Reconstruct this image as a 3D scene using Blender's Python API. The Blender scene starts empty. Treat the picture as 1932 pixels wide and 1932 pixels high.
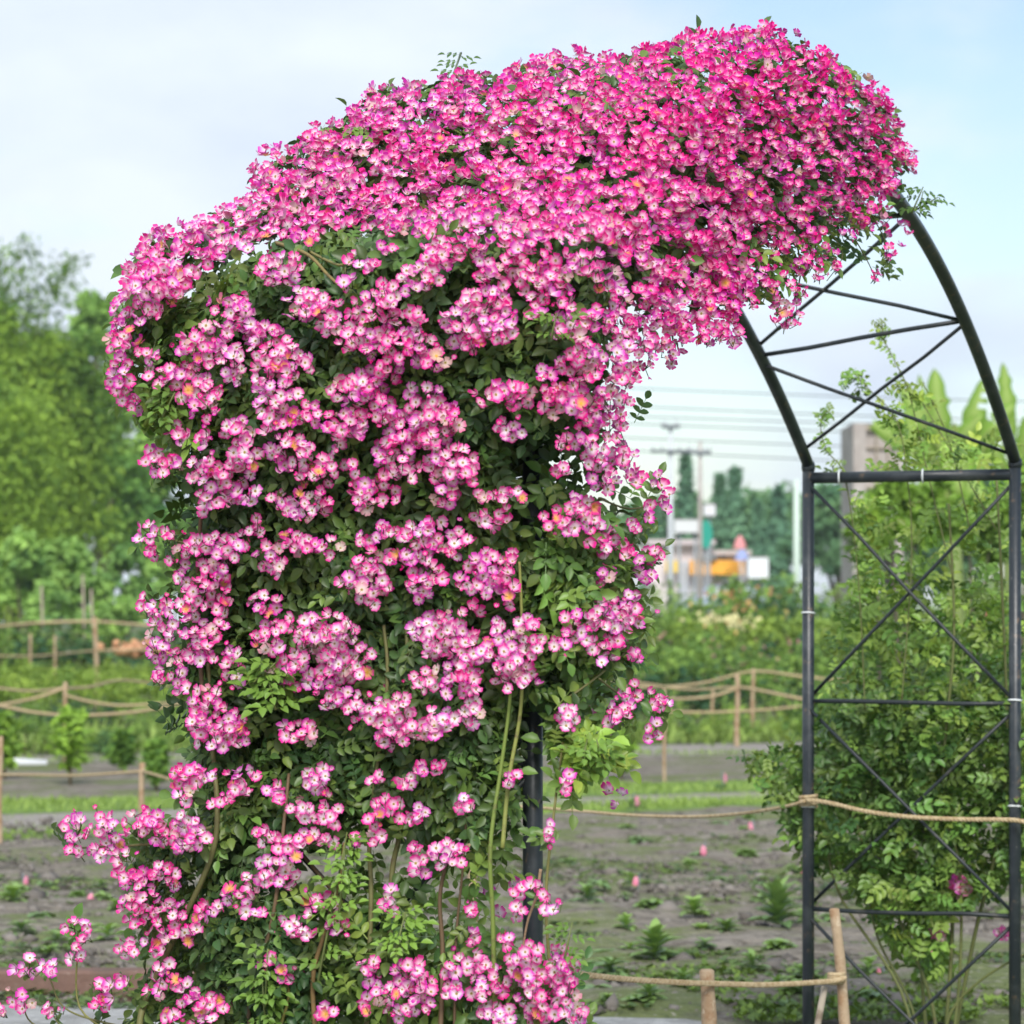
import bpy, math, random
import numpy as np
from mathutils import Vector
rng = np.random.default_rng(7); random.seed(7)
R = math.radians
SC = bpy.context.scene
COL = SC.collection

# ------------------------------------------------------------------ camera, sky, sun, exposure
HC = 1.673            # eye height
FP = 5800.0           # focal length in units of a 1932 wide picture
VH = 1150.0           # height of the horizon in that picture
cam = bpy.data.cameras.new('camera'); camo = bpy.data.objects.new('camera', cam); COL.objects.link(camo)
camo.location = (0, 0, HC); camo.rotation_euler = (R(90), 0, 0)
cam.sensor_width = 36; cam.lens = 36 * FP / 1932; cam.shift_y = (VH - 966) / 1932
cam.clip_start = .1; cam.clip_end = 3000
cam.dof.use_dof = True; cam.dof.focus_distance = 7.3; cam.dof.aperture_fstop = 6.6
SC.camera = camo

SUN_EL, SUN_AZ = R(41), R(176)       # azimuth from +Y, clockwise positive: behind the camera, to the left
w = bpy.data.worlds.new('World'); SC.world = w; w.use_nodes = True
nt = w.node_tree; N = nt.nodes; L = nt.links; N.clear()
def wn(t, **k):
    n = N.new(t)
    for a, b in k.items(): setattr(n, a, b)
    return n
sky = wn('ShaderNodeTexSky', sky_type='NISHITA', sun_disc=False, sun_elevation=SUN_EL, sun_rotation=SUN_AZ % (2*math.pi))
sky.air_density = 1.0; sky.dust_density = 1.0; sky.ozone_density = 1.0
tc = wn('ShaderNodeTexCoord'); mp = wn('ShaderNodeMapping'); mp.inputs['Scale'].default_value = (1, 1, 2.2); mp.inputs['Location'].default_value = (.35, .2, .1)
nz = wn('ShaderNodeTexNoise'); nz.inputs['Scale'].default_value = 6.0; nz.inputs['Detail'].default_value = 5; nz.inputs['Roughness'].default_value = .5
L.new(tc.outputs['Generated'], mp.inputs['Vector']); L.new(mp.outputs[0], nz.inputs['Vector'])
sx = wn('ShaderNodeSeparateXYZ'); L.new(tc.outputs['Generated'], sx.inputs[0])
m1 = wn('ShaderNodeMath', operation='MULTIPLY_ADD'); L.new(sx.outputs['X'], m1.inputs[0]); m1.inputs[1].default_value = -.55; L.new(nz.outputs['Fac'], m1.inputs[2])
rp = wn('ShaderNodeValToRGB'); rp.color_ramp.interpolation = 'EASE'
rp.color_ramp.elements[0].position = .36; rp.color_ramp.elements[0].color = (.12, .12, .12, 1)
rp.color_ramp.elements[1].position = .56; rp.color_ramp.elements[1].color = (1, 1, 1, 1)
L.new(m1.outputs[0], rp.inputs[0])
skm = wn('ShaderNodeVectorMath', operation='SCALE'); L.new(sky.outputs[0], skm.inputs[0]); skm.inputs['Scale'].default_value = 1.25
nz2 = wn('ShaderNodeTexNoise'); nz2.inputs['Scale'].default_value = 7.5; nz2.inputs['Detail'].default_value = 6
L.new(mp.outputs[0], nz2.inputs['Vector'])
ccol = wn('ShaderNodeMix', data_type='RGBA')
ccol.inputs[6].default_value = (5.5, 6.25, 7.35, 1); ccol.inputs[7].default_value = (6.7, 7.4, 8.15, 1)
rp2 = wn('ShaderNodeMapRange'); rp2.inputs[1].default_value = .36; rp2.inputs[2].default_value = .62; L.new(nz2.outputs['Fac'], rp2.inputs[0]); L.new(rp2.outputs[0], ccol.inputs[0])
mx = wn('ShaderNodeMix', data_type='RGBA'); L.new(rp.outputs[0], mx.inputs[0]); L.new(skm.outputs[0], mx.inputs[6]); L.new(ccol.outputs[2], mx.inputs[7])
bg = wn('ShaderNodeBackground'); bg.inputs['Strength'].default_value = .1
out = wn('ShaderNodeOutputWorld'); L.new(mx.outputs[2], bg.inputs[0]); L.new(bg.outputs[0], out.inputs[0])
sl = bpy.data.lights.new('sun', 'SUN'); sl.energy = 3.0; sl.angle = R(24); sl.color = (1, .96, .9)
so = bpy.data.objects.new('sun', sl); COL.objects.link(so)
sd = Vector((math.sin(SUN_AZ)*math.cos(SUN_EL), math.cos(SUN_AZ)*math.cos(SUN_EL), math.sin(SUN_EL)))
so.rotation_euler = sd.to_track_quat('Z', 'Y').to_euler()
SC.view_settings.view_transform = 'Standard'; SC.view_settings.look = 'None'
SC.view_settings.exposure = 0.45; SC.view_settings.gamma = 1
SC.render.engine = 'CYCLES'; SC.cycles.use_denoising = True
SC.cycles.max_bounces = 8; SC.cycles.transparent_max_bounces = 4

# ------------------------------------------------------------------ helpers
def P(u, v, Y): return Vector(((u - 966) / FP * Y, Y, HC - (v - VH) / FP * Y))
def GY(v): return HC * FP / (v - VH)
def G(u, v, z=0.0):
    Y = (HC - z) * FP / (v - VH); return Vector(((u - 966) / FP * Y, Y, z))
def tag(o, label=None, cat=None, group=None, kind=None):
    if label: o['label'] = label
    if cat: o['category'] = cat
    if group: o['group'] = group
    if kind: o['kind'] = kind
    return o
def empty(name, loc=(0, 0, 0), rz=0):
    o = bpy.data.objects.new(name, None); COL.objects.link(o); o.location = loc; o.rotation_euler = (0, 0, rz)
    o.empty_display_size = .1; return o
def copy_tree(o, parent=None):
    c = o.copy(); COL.objects.link(c); c.parent = parent
    for ch in list(o.children): copy_tree(ch, c)
    return c
class MB:
    """collects pieces of one mesh: vertices, faces of 3 or 4 corners, a colour per vertex"""
    def __init__(s): s.v = []; s.c = []; s.l = []; s.n = []; s.k = 0; s.smooth = True
    def add(s, v, faces, col=(1, 1, 1)):
        v = np.asarray(v, float); s.v.append(v)
        c = np.ones((len(v), 4)); c[:, :3] = col; s.c.append(c)
        for f in faces: s.l.append(np.asarray(f) + s.k); s.n.append(np.array([len(f)]))
        s.k += len(v)
    def inst(s, T, M, loc, col):
        """T=(verts, loops, counts, tint); M (n,3,3) rows are axes; loc (n,3); col (n,3) multiplies tint, or (n,m,3) replaces it"""
        tv, tl, tn, tt = T; n = len(loc)
        if n == 0: return
        v = np.einsum('mi,nij->nmj', tv, M) + loc[:, None, :]
        c = np.ones((n, len(tv), 4))
        c[:, :, :3] = col if col.ndim == 3 else col[:, None, :] * tt[None, :, :]
        s.v.append(v.reshape(-1, 3)); s.c.append(c.reshape(-1, 4))
        s.l.append((tl[None, :] + (np.arange(n) * len(tv))[:, None]).ravel() + s.k)
        s.n.append(np.tile(tn, n)); s.k += n * len(tv)
    def tube(s, pts, rad, n=8, col=(1, 1, 1), cap=True):
        pts = [Vector(p) for p in pts]; m = len(pts)
        rad = [rad] * m if np.isscalar(rad) else rad
        ring = []; prev = None
        for i, p in enumerate(pts):
            d = (pts[min(i+1, m-1)] - pts[max(i-1, 0)]).normalized()
            a = prev if prev is not None else (Vector((0, 0, 1)) if abs(d.z) < .9 else Vector((1, 0, 0)))
            a = (a - d * a.dot(d)).normalized(); b = d.cross(a); prev = a
            for j in range(n):
                t = 2*math.pi*j/n; ring.append(p + (a*math.cos(t) + b*math.sin(t)) * rad[i])
        f = [(i*n+j, i*n+(j+1) % n, (i+1)*n+(j+1) % n, (i+1)*n+j) for i in range(m-1) for j in range(n)]
        if cap and n > 4:
            ring += [pts[0], pts[-1]]
            f += [(m*n, (j+1) % n, j) for j in range(n)] + [(m*n+1, (m-1)*n+j, (m-1)*n+(j+1) % n) for j in range(n)]
        s.add(ring, f, col)
    def box(s, c, size, rz=0, col=(1, 1, 1), bev=0.0):
        x, y, z = [q/2 for q in size]; ca, sa = math.cos(rz), math.sin(rz)
        if bev:
            lay = [(-z, bev), (-z+bev, 0), (z-bev, 0), (z, bev)]
            vs = []; fs = []
            for zz, i in lay:
                q = [(-x+i, -y+bev), (-x+bev, -y+i), (x-bev, -y+i), (x-i, -y+bev), (x-i, y-bev), (x-bev, y-i), (-x+bev, y-i), (-x+i, y-bev)]
                vs += [(a, b, zz) for a, b in q]
            for k in range(3):
                for j in range(8): fs.append((k*8+j, k*8+(j+1) % 8, (k+1)*8+(j+1) % 8, (k+1)*8+j))
            fs += [(0, 7, 6, 1), (1, 6, 5, 2), (2, 5, 4, 3), (24, 25, 30, 31), (25, 26, 29, 30), (26, 27, 28, 29)]
        else:
            vs = [(a, b, d) for d in (-z, z) for a, b in ((-x, -y), (x, -y), (x, y), (-x, y))]
            fs = [(3, 2, 1, 0), (4, 5, 6, 7), (0, 1, 5, 4), (1, 2, 6, 5), (2, 3, 7, 6), (3, 0, 4, 7)]
        s.add([(c[0]+a*ca-b*sa, c[1]+a*sa+b*ca, c[2]+d) for a, b, d in vs], fs, col)
    def build(s, name, mat, parent=None, smooth=True):
        me = bpy.data.meshes.new(name)
        if s.v:
            v = np.concatenate(s.v); l = np.concatenate(s.l).astype(np.int32); n = np.concatenate(s.n).astype(np.int32)
            me.vertices.add(len(v)); me.vertices.foreach_set('co', v.astype(np.float32).ravel())
            me.loops.add(len(l)); me.loops.foreach_set('vertex_index', l)
            me.polygons.add(len(n)); me.polygons.foreach_set('loop_start', np.concatenate([[0], np.cumsum(n)[:-1]]).astype(np.int32))
            me.polygons.foreach_set('use_smooth', np.full(len(n), smooth))
            at = me.color_attributes.new('Col', 'FLOAT_COLOR', 'POINT')
            at.data.foreach_set('color', np.concatenate(s.c).astype(np.float32).ravel())
            me.update(calc_edges=True); me.validate()
        me.materials.append(mat)
        o = bpy.data.objects.new(name, me); COL.objects.link(o)
        if parent: o.parent = parent
        return o
def recentre(o, c):
    """move the origin of a mesh whose vertices are in world space to c"""
    c = Vector(c); o.data.transform(__import__('mathutils').Matrix.Translation(-c)); o.location = c; return o

# materials ---------------------------------------------------------
def mat(name, base=(.5, .5, .5), rough=.7, spec=.3, attr=False, transl=0.0, noise=None, bump=None, metal=0.0, tcol=(1, 1, 1)):
    m = bpy.data.materials.new(name); m.use_nodes = True; t = m.node_tree; n = t.nodes; b = n['Principled BSDF']
    b.inputs['Roughness'].default_value = rough; b.inputs['Specular IOR Level'].default_value = spec; b.inputs['Metallic'].default_value = metal
    src = None
    if attr:
        a = n.new('ShaderNodeAttribute'); a.attribute_name = 'Col'; src = a.outputs['Color']
    tco = n.new('ShaderNodeTexCoord')
    if noise:
        # list of (scale, detail, lo, hi, colour)
        if src is None:
            r = n.new('ShaderNodeRGB'); r.outputs[0].default_value = (*base, 1); src = r.outputs[0]
        for sc, de, lo, hi, c in noise:
            q = n.new('ShaderNodeTexNoise'); q.inputs['Scale'].default_value = sc; q.inputs['Detail'].default_value = de; q.inputs['Roughness'].default_value = .62
            t.links.new(tco.outputs['Object'], q.inputs['Vector'])
            ra = n.new('ShaderNodeMapRange'); ra.inputs[1].default_value = lo; ra.inputs[2].default_value = hi; t.links.new(q.outputs['Fac'], ra.inputs[0])
            x = n.new('ShaderNodeMix'); x.data_type = 'RGBA'; t.links.new(ra.outputs[0], x.inputs[0]); t.links.new(src, x.inputs[6]); x.inputs[7].default_value = (*c, 1)
            src = x.outputs[2]
    if src is not None: t.links.new(src, b.inputs['Base Color'])
    else: b.inputs['Base Color'].default_value = (*base, 1)
    if bump:
        q = n.new('ShaderNodeTexNoise'); q.inputs['Scale'].default_value = bump[0]; q.inputs['Detail'].default_value = 6
        t.links.new(tco.outputs['Object'], q.inputs['Vector'])
        bp = n.new('ShaderNodeBump'); bp.inputs['Distance'].default_value = bump[1]; bp.inputs['Strength'].default_value = 1
        t.links.new(q.outputs['Fac'], bp.inputs['Height']); t.links.new(bp.outputs[0], b.inputs['Normal'])
    if transl:
        o = n['Material Output']; tr = n.new('ShaderNodeBsdfTranslucent'); ms = n.new('ShaderNodeMixShader'); ms.inputs[0].default_value = transl
        if src is not None:
            mu = n.new('ShaderNodeMix'); mu.data_type = 'RGBA'; mu.blend_type = 'MULTIPLY'; mu.inputs[0].default_value = 1; t.links.new(src, mu.inputs[6]); mu.inputs[7].default_value = (*tcol, 1)
            t.links.new(mu.outputs[2], tr.inputs[0])
        t.links.new(b.outputs[0], ms.inputs[1]); t.links.new(tr.outputs[0], ms.inputs[2]); t.links.new(ms.outputs[0], o.inputs['Surface'])
    return m
M = {}
M['petal'] = mat('petal', rough=.65, spec=.15, attr=True, transl=.3)
M['leaf'] = mat('leaf', rough=.42, spec=.4, attr=True, transl=.22, tcol=(1.15, 1.1, .6))
M['leaf_far'] = mat('leaf_far', rough=.6, spec=.2, attr=True, transl=.25, tcol=(1.15, 1.1, .7))
M['cane'] = mat('cane', rough=.6, spec=.3, attr=True, noise=[(60, 3, .55, .75, (.11, .08, .045))])
M['steel'] = mat('painted_steel', base=(.018, .024, .03), rough=.38, spec=.5, noise=[(9, 5, .48, .7, (.05, .058, .062)), (30, 5, .60, .70, (.12, .085, .055)), (70, 3, .68, .74, (.2, .19, .17))], bump=(90, .0006))
M['rod'] = mat('steel_rod', base=(.02, .026, .03), rough=.45, spec=.4, noise=[(18, 4, .58, .7, (.055, .055, .05))])
M['tie'] = mat('white_tie', base=(.72, .75, .76), rough=.5)
M['rope'] = mat('jute_rope', base=(.50, .40, .25), rough=.9, spec=.1, noise=[(60, 3, .4, .7, (.33, .23, .12))])
M['stake'] = mat('peeled_wood', base=(.42, .315, .21), rough=.85, spec=.15, noise=[(12, 5, .45, .62, (.29, .17, .09)), (40, 3, .6, .7, (.52, .42, .30))], bump=(50, .003))
M['greystick'] = mat('weathered_stick', base=(.36, .31, .24), rough=.85, noise=[(20, 4, .5, .7, (.18, .14, .1))], bump=(60, .002))
M['soil'] = mat('tilled_soil', base=(.20, .176, .145), rough=.95, spec=.1,
                noise=[(1.3, 6, .45, .65, (.25, .225, .19)), (7, 6, .50, .62, (.115, .099, .08)), (1.1, 8, .47, .58, (.14, .165, .07)), (30, 4, .60, .72, (.36, .335, .29))], bump=(11, .065))
M['ground'] = mat('field_ground', base=(.10, .15, .045), rough=.95, spec=.1, noise=[(1.6, 6, .45, .62, (.14, .13, .09)), (9, 5, .5, .7, (.07, .12, .03))], bump=(9, .05))
M['dirtpath'] = mat('dirt_path', base=(.29, .265, .24), rough=.95, spec=.1, noise=[(2, 5, .45, .7, (.22, .205, .175)), (14, 5, .55, .7, (.34, .32, .29))], bump=(15, .02))
M['concrete'] = mat('pale_path', base=(.33, .33, .325), rough=.9, spec=.2, noise=[(3, 5, .42, .66, (.22, .22, .21)), (11, 5, .52, .62, (.40, .40, .39)), (40, 4, .58, .68, (.15, .15, .14))], bump=(30, .01))
M['turf'] = mat('turf', base=(.16, .25, .07), rough=.95, spec=.1, noise=[(8, 5, .45, .65, (.16, .25, .06))], bump=(20, .03))
M['kerb'] = mat('kerb_brick', base=(.17, .105, .085), rough=.9, spec=.15, noise=[(6, 5, .45, .65, (.12, .085, .07)), (20, 4, .58, .7, (.25, .18, .15))], bump=(25, .01))
M['paint'] = mat('plain_colours', rough=.7, attr=True)
M['weathered'] = mat('weathered_concrete', base=(.42, .38, .36), rough=.9, noise=[(.9, 5, .45, .65, (.33, .29, .27)), (4, 4, .55, .7, (.5, .47, .45))])
M['pole'] = mat('concrete_pole', base=(.55, .58, .61), rough=.85, noise=[(2, 4, .5, .7, (.48, .51, .55))])
M['wire'] = mat('wire', base=(.16, .18, .2), rough=.6)
M['tag'] = mat('pink_tag', base=(.74, .22, .34), rough=.8, noise=[(20, 2, .45, .7, (.74, .42, .48))])

# templates ---------------------------------------------------------
def tmpl(verts, faces, tint=None):
    return (np.array(verts, float), np.array([i for f in faces for i in f]), np.array([len(f) for f in faces]),
            np.ones((len(verts), 3)) if tint is None else np.array(tint, float))
def leaflet(L_=1.0, W_=.5, fold=.12, droop=.15):
    xs = [0, .22, .5, .8, 1.0]; ws = [0, .75, 1, .62, 0]
    v = [(0, 0, 0)]; tint = [.8]
    for x, wd in zip(xs[1:4], ws[1:4]):
        d = -droop*x*x
        v += [(x*L_, -wd*W_/2, fold*wd*W_+d), (x*L_, 0, d), (x*L_, wd*W_/2, fold*wd*W_+d)]
    v.append((L_, 0, -droop))
    f = [(0, 1, 2), (0, 2, 3), (1, 4, 5, 2), (2, 5, 6, 3), (4, 7, 8, 5), (5, 8, 9, 6), (7, 10, 8), (8, 10, 9)]
    return v, f
def compound_leaf(n_pairs=2, L_=.03, W_=.019, gap=.019):
    """a pinnate rose leaf with a stalk, base at the origin, growing along x"""
    V = []; F = []
    ln = gap*(n_pairs+1)
    V += [(0, -.0009, 0), (0, .0009, 0), (ln, .0006, -.004), (ln, -.0006, -.004)]; F.append((0, 3, 2, 1))
    def put(x, ang, sc, roll):
        v, f = leaflet(L_*sc, W_*sc, .3, .006)
        ca, sa = math.cos(ang), math.sin(ang); k = len(V)
        for a, b, c in v:
            c += b*roll
            V.append((x + a*ca - b*sa, a*sa + b*ca, c - .004*x/ln))
        F.extend([tuple(i+k for i in q) for q in f])
    for i in range(n_pairs):
        x = gap*(i+.7)
        put(x, R(62 - 8*i), .82 + .12*i, .15); put(x, -R(60 - 8*i), .82 + .12*i, -.1)
    put(ln, 0, 1.05, 0)
    return tmpl(V, F)
LEAF5 = compound_leaf(2); LEAF7 = compound_leaf(3, .027, .016, .017)
ql, qf = leaflet(1, .55, .25, .2); LEAF1 = tmpl(ql, qf)
QUAD = tmpl([(0, 0, 0), (.45, -.3, .06), (1, 0, -.12), (.45, .3, .06)], [(0, 1, 2, 3)])
def flower_geo(cup=.35, seed=0, rad=1.0):
    """five notched petals round a boss of stamens; facing +z, radius 1. returns verts, faces, t (0 centre .. 1 rim), kind"""
    rr = random.Random(seed); V = []; F = []; T = []; K = []
    for p in range(5):
        a0 = 2*math.pi*p/5 + rr.uniform(-.12, .12); cp = cup*rr.uniform(.5, 1.7); sc = rr.uniform(.78, 1.1); tw = rr.uniform(-.25, .25); k = len(V)
        rows = [(.10, .08), (.42, .30), (.78, .46), (1.0, .34)]
        for i, (rad_, hw) in enumerate(rows):
            for j in (-1, -.0, 1):
                rj = rad_ - (.09 if (i == 3 and j == 0) else 0) - (.05 if (i == 3 and j) else 0)
                x = rj*sc; y = hw*j*sc
                z = cp*rad_**1.6 + .10*hw*abs(j) * (1 if i < 3 else -.6) + rr.uniform(-.06, .06) + tw*y*rad_
                V.append((x*math.cos(a0) - y*math.sin(a0), x*math.sin(a0) + y*math.cos(a0), z + .02*(p % 2))); T.append(rad_); K.append(0)
        for i in range(3):
            for j in range(2): F.append((k+i*3+j, k+(i+1)*3+j, k+(i+1)*3+j+1, k+i*3+j+1))
    k = len(V)
    for j in range(6):
        a = 2*math.pi*j/6; V.append((.20*math.cos(a), .20*math.sin(a), .13)); T.append(0); K.append(1)
    V.append((0, 0, .09)); T.append(0); K.append(2)
    F += [(k+j, k+(j+1) % 6, k+6) for j in range(6)]
    return tmpl(V, F), np.array(T), np.array(K)
FLOWERS = [flower_geo(c, i) for i, c in enumerate((.16, .28, .40, .5, .65, .8, .3, .5, 1.5))]
def rot_frames(z, spin, tilt_rng=None):
    """frames whose local z is the given unit vectors, spun about it"""
    z = z/np.linalg.norm(z, axis=1, keepdims=True)
    a = np.where(np.abs(z[:, 2:3]) < .9, np.array([[0, 0, 1.]]), np.array([[1., 0, 0]]))
    x = np.cross(a, z); x /= np.linalg.norm(x, axis=1, keepdims=True); y = np.cross(z, x)
    c, s_ = np.cos(spin)[:, None], np.sin(spin)[:, None]
    return np.stack([x*c + y*s_, -x*s_ + y*c, z], axis=1)
def add_flowers(mb, loc, nrm, size, deep):
    """deep (n): 0 pale .. 1 deep magenta"""
    n = len(loc)
    if n == 0: return
    pick = rng.integers(0, len(FLOWERS), n); spin = rng.uniform(0, 6.28, n)
    fr = rot_frames(nrm, spin) * size[:, None, None]
    pick = np.where((pick == len(FLOWERS)-1) & (rng.random(n) < .4), 1, pick); fr[pick == len(FLOWERS)-1] *= .72
    young = rng.random(n) < .03
    for k, (T, tt, kk) in enumerate(FLOWERS):
        q = np.where(pick == k)[0]
        if len(q) == 0: continue
        m = len(q); d = np.clip(deep[q] + rng.normal(0, .16, m), 0, 1.15)[:, None, None]
        rim = np.array([.84, .055, .40])*(1-d) + np.array([.82, .012, .27])*d
        mag = (rng.random(m) < .3)[:, None, None]
        rim = np.where(mag, rim*np.array([.84, 1.5, 1.45]), rim)
        mid = np.array([.92, .42, .72])*(1-d) + np.array([.88, .10, .48])*d
        eye = np.array([.93, .89, .88])*(1-d*.45) + np.array([.90, .45, .66])*d*.45
        yg = young[q][:, None, None]
        eye = np.where(yg, np.array([.88, .55, .18]), eye); mid = np.where(yg, np.array([.80, .16, .22]), mid)
        old = (rng.random(m) < .05)[:, None, None]*rng.uniform(.3, .8, (m, 1, 1)); tan = np.array([.62, .50, .40])
        rim = rim*(1-old)+tan*old; mid = mid*(1-old)+tan*old; eye = eye*(1-old)+np.array([.70, .62, .5])*old
        t = tt[None, :, None]
        a1 = np.clip((t-.36+.24*d)/.36, 0, 1); a2 = np.clip((t-.62+.24*d)/.32, 0, 1)
        c = eye*(1-a1) + mid*a1; c = c*(1-a2) + rim*a2
        c = np.where((kk == 1)[None, :, None], np.where(yg, np.array([.75, .42, .06]), np.array([.55, .42, .14])), c)
        c = np.where((kk == 2)[None, :, None], np.where(yg, np.array([.7, .45, .08]), np.array([.13, .13, .05])), c)
        mb.inst(T, fr[q], loc[q], np.broadcast_to(c, (m, len(tt), 3)))
def inpoly(pts, poly):
    x, y = pts[:, 0], pts[:, 1]; r = np.zeros(len(pts), bool); n = len(poly)
    for i in range(n):
        x1, y1 = poly[i]; x2, y2 = poly[(i+1) % n]
        c = ((y1 > y) != (y2 > y)) & (x < (x2-x1)*(y-y1)/(y2-y1+1e-9)+x1); r ^= c
    return r
def sample_poly(poly, n):
    p = np.array(poly, float); lo, hi = p.min(0), p.max(0); out_ = []
    while len(out_) < n:
        q = rng.uniform(lo, hi, (n*3, 2)); out_.extend(q[inpoly(q, poly)])
    return np.array(out_[:n])
def nz3(p, f, seed=0):
    """cheap smooth noise from sines, -1..1, for (n,3) points"""
    r = np.random.default_rng(seed); s_ = 0
    for i in range(4):
        k = r.normal(0, 1, 3); k *= f*(1.6**i)/np.linalg.norm(k); s_ = s_ + np.sin(p@k + r.uniform(0, 6.28))/(1.5**i)
    return s_/2.2

# ------------------------------------------------------------------ the setting: ground, strips, paths
def sheet(name, pts, z, m, kind='structure', sub=0):
    mb = MB(); mb.add([(p[0], p[1], z) for p in pts], [tuple(range(len(pts)))])
    o = mb.build(name, m, smooth=False); o['kind'] = kind; return o
def line_v(v0, v1300, u): return v0 + (v1300-v0)*u/1300.0
def strip(name, b_near, b_far, z, m):
    u0, u1 = -700, 2500
    pts = [G(u0, line_v(*b_near, u0)), G(u1, line_v(*b_near, u1)), G(u1, line_v(*b_far, u1)), G(u0, line_v(*b_far, u0))]
    return sheet(name, pts, z, m)
sheet('ground', [(-120, -20), (120, -20), (120, 420), (-120, 420)], 0, M['ground'])
B1, B2, B3, B4, B5, B6 = (1594, 1530), (1572, 1514), (1540, 1500), (1515, 1478), (1444, 1430), (1430, 1408)
# near soil bed, gently lumpy
def lumpy(name, corners, nx, ny, amp, m, z0=.004):
    a, b, c, d = [np.array(p[:2]) for p in corners]; mb = MB()
    s_ = np.linspace(0, 1, nx); t_ = np.linspace(0, 1, ny); S_, T_ = np.meshgrid(s_, t_)
    xy = (a*(1-S_[..., None]) + b*S_[..., None])*(1-T_[..., None]) + (d*(1-S_[..., None]) + c*S_[..., None])*T_[..., None]
    p = np.concatenate([xy.reshape(-1, 2), np.zeros((nx*ny, 1))], 1)
    h = amp*(nz3(p, 1.1, 1)*.5 + nz3(p, 4.5, 2)*.45 + nz3(p, 13, 3)*.35)
    edge = np.minimum(np.minimum(S_, 1-S_), np.minimum(T_, 1-T_)).ravel(); h = (h+amp)*np.clip(edge/.03, 0, 1)
    p[:, 2] = z0 + np.maximum(h, 0)
    f = [(j*nx+i, j*nx+i+1, (j+1)*nx+i+1, (j+1)*nx+i) for j in range(ny-1) for i in range(nx-1)]
    mb.add(p, f); o = mb.build(name, m); o['kind'] = 'structure'; return o
lumpy('soil_ground', [G(-420, 1905), G(2600, 1990), G(2500, line_v(*B1, 2500)), G(-700, line_v(*B1, -700))], 150, 150, .05, M['soil'])
strip('grass_verge', B1, B2, .008, M['turf'])
strip('path', B2, B3, .012, M['dirtpath'])
strip('grass_verge', B3, B4, .016, M['turf'])
strip('soil_ground', B4, B5, .02, M['soil'])
strip('path', B5, B6, .024, M['dirtpath'])

def slab(name, pts, z0, z1, m, kind='structure'):
    n = len(pts); mb = MB()
    mb.add([(p[0], p[1], z1) for p in pts] + [(p[0], p[1], z0) for p in pts], [tuple(range(n))] + [(i, i+n, (i+1) % n+n, (i+1) % n) for i in range(n)])
    o = mb.build(name, m, smooth=False); o['kind'] = kind; return o
slab('pavement', [G(-900, 1880, .06), G(300, 1897, .06), G(620, 1908, .06), G(1000, 1916, .06), G(1290, 1922, .06), G(1325, 1927, .06), (1.5, 7), (1.2, 1), (-8, 1)][::-1], -.05, .06, M['concrete'])

# ------------------------------------------------------------------ the steel arch: two side panels and two hoops
CA, SA = math.cos(R(22)), math.sin(R(22)); WP, SP, ZS, RISE = .75, 4.576, 2.19, .79
FX, FY = 1.0627, 11.026
def AP(s_, t, z): return Vector((FX + s_*CA - t*SA, FY - s_*SA - t*CA, z))
def hz(t):
    q = np.abs(SP/2 - np.clip(t, 0, SP))/(SP/2); return ZS + RISE*(1-q*q)
PT = .0215
arch = tag(empty('rose_arch', AP(WP/2, SP/2, 0)), 'tall black tubular steel garden arch with crossed thin rods, roses over its near half', 'arch')
AC = arch.location
def apart(name, pts, rad, m, n=12):
    if name in ('brace', 'rung'):
        a, b = pts[0], pts[1]; pts = [a] + [a.lerp(b, f)+Vector((random.uniform(-.003, .003), random.uniform(-.003, .003), random.uniform(-.004, .004))) for f in (.25, .5, .75)] + [b]
    mb = MB(); mb.tube([Vector(p)-AC for p in pts], rad, n); return mb.build(name, m, arch)
for t in (0, SP):
    for s_ in (0, WP):
        apart('post', [AP(s_, t, -.3), AP(s_, t, 1.0), AP(s_, t, ZS)], PT, M['steel'], 16)
for s_ in (0, WP):
    apart('hoop', [AP(s_, t, float(hz(t)) + .002) for t in np.linspace(0, SP, 49)], PT, M['steel'], 14)
for t in (0, SP):
    for s_ in (0, WP):
        apart('collar', [AP(s_, t, ZS-.022), AP(s_, t, ZS-.012), AP(s_, t, ZS+.004), AP(s_, t, ZS+.012)], [PT*1.02, PT*1.16, PT*1.14, PT*1.0], M['steel'], 16)
RB = .0065
def rods(t, o_):
    # o_ = towards the outside of the panel, so crossing rods pass each other
    lv = [ZS-.045, 1.345, .60, -.15]
    apart('crossbar', [AP(PT*.6, t, ZS-.045), AP(WP-PT*.6, t, ZS-.045)], PT*.94, M['steel'], 14)
    for z in lv[1:3]: apart('rung', [AP(0, t, z), AP(WP, t, z)], RB*1.25, M['rod'], 8)
    for k in range(3):
        apart('brace', [AP(.01, t+o_*.012, lv[k]-.03), AP(WP-.01, t+o_*.012, lv[k+1]+.02)], RB, M['rod'], 8)
        apart('brace', [AP(WP-.01, t-o_*.012, lv[k]-.03), AP(.01, t-o_*.012, lv[k+1]+.02)], RB, M['rod'], 8)
rods(0, 1); rods(SP, -1)
bays = [(.03, .03), (.58, .74), (1.40, 1.466), (2.288, 2.288), (3.11, 3.11), (3.84, 3.84), (4.546, 4.546)]
for k, (a, b) in enumerate(bays):
    if 0 < k < 6: apart('rung', [AP(0, a, float(hz(a))), AP(WP, b, float(hz(b)))], RB*1.2, M['rod'], 8)
    if k < 6:
        a2, b2 = bays[k+1]
        if k == 1: a2e, b2e = 1.2, 1.44
        else: a2e, b2e = a2-.03, b2-.03
        apart('brace', [AP(0, a+.03, float(hz(a+.03))+.012), AP(WP, b2e, float(hz(b2e))+.012)], RB, M['rod'], 8)
        apart('brace', [AP(0, a2e, float(hz(a2e))-.012), AP(WP, b+.02, float(hz(b+.02))-.012)], RB, M['rod'], 8)
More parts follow.
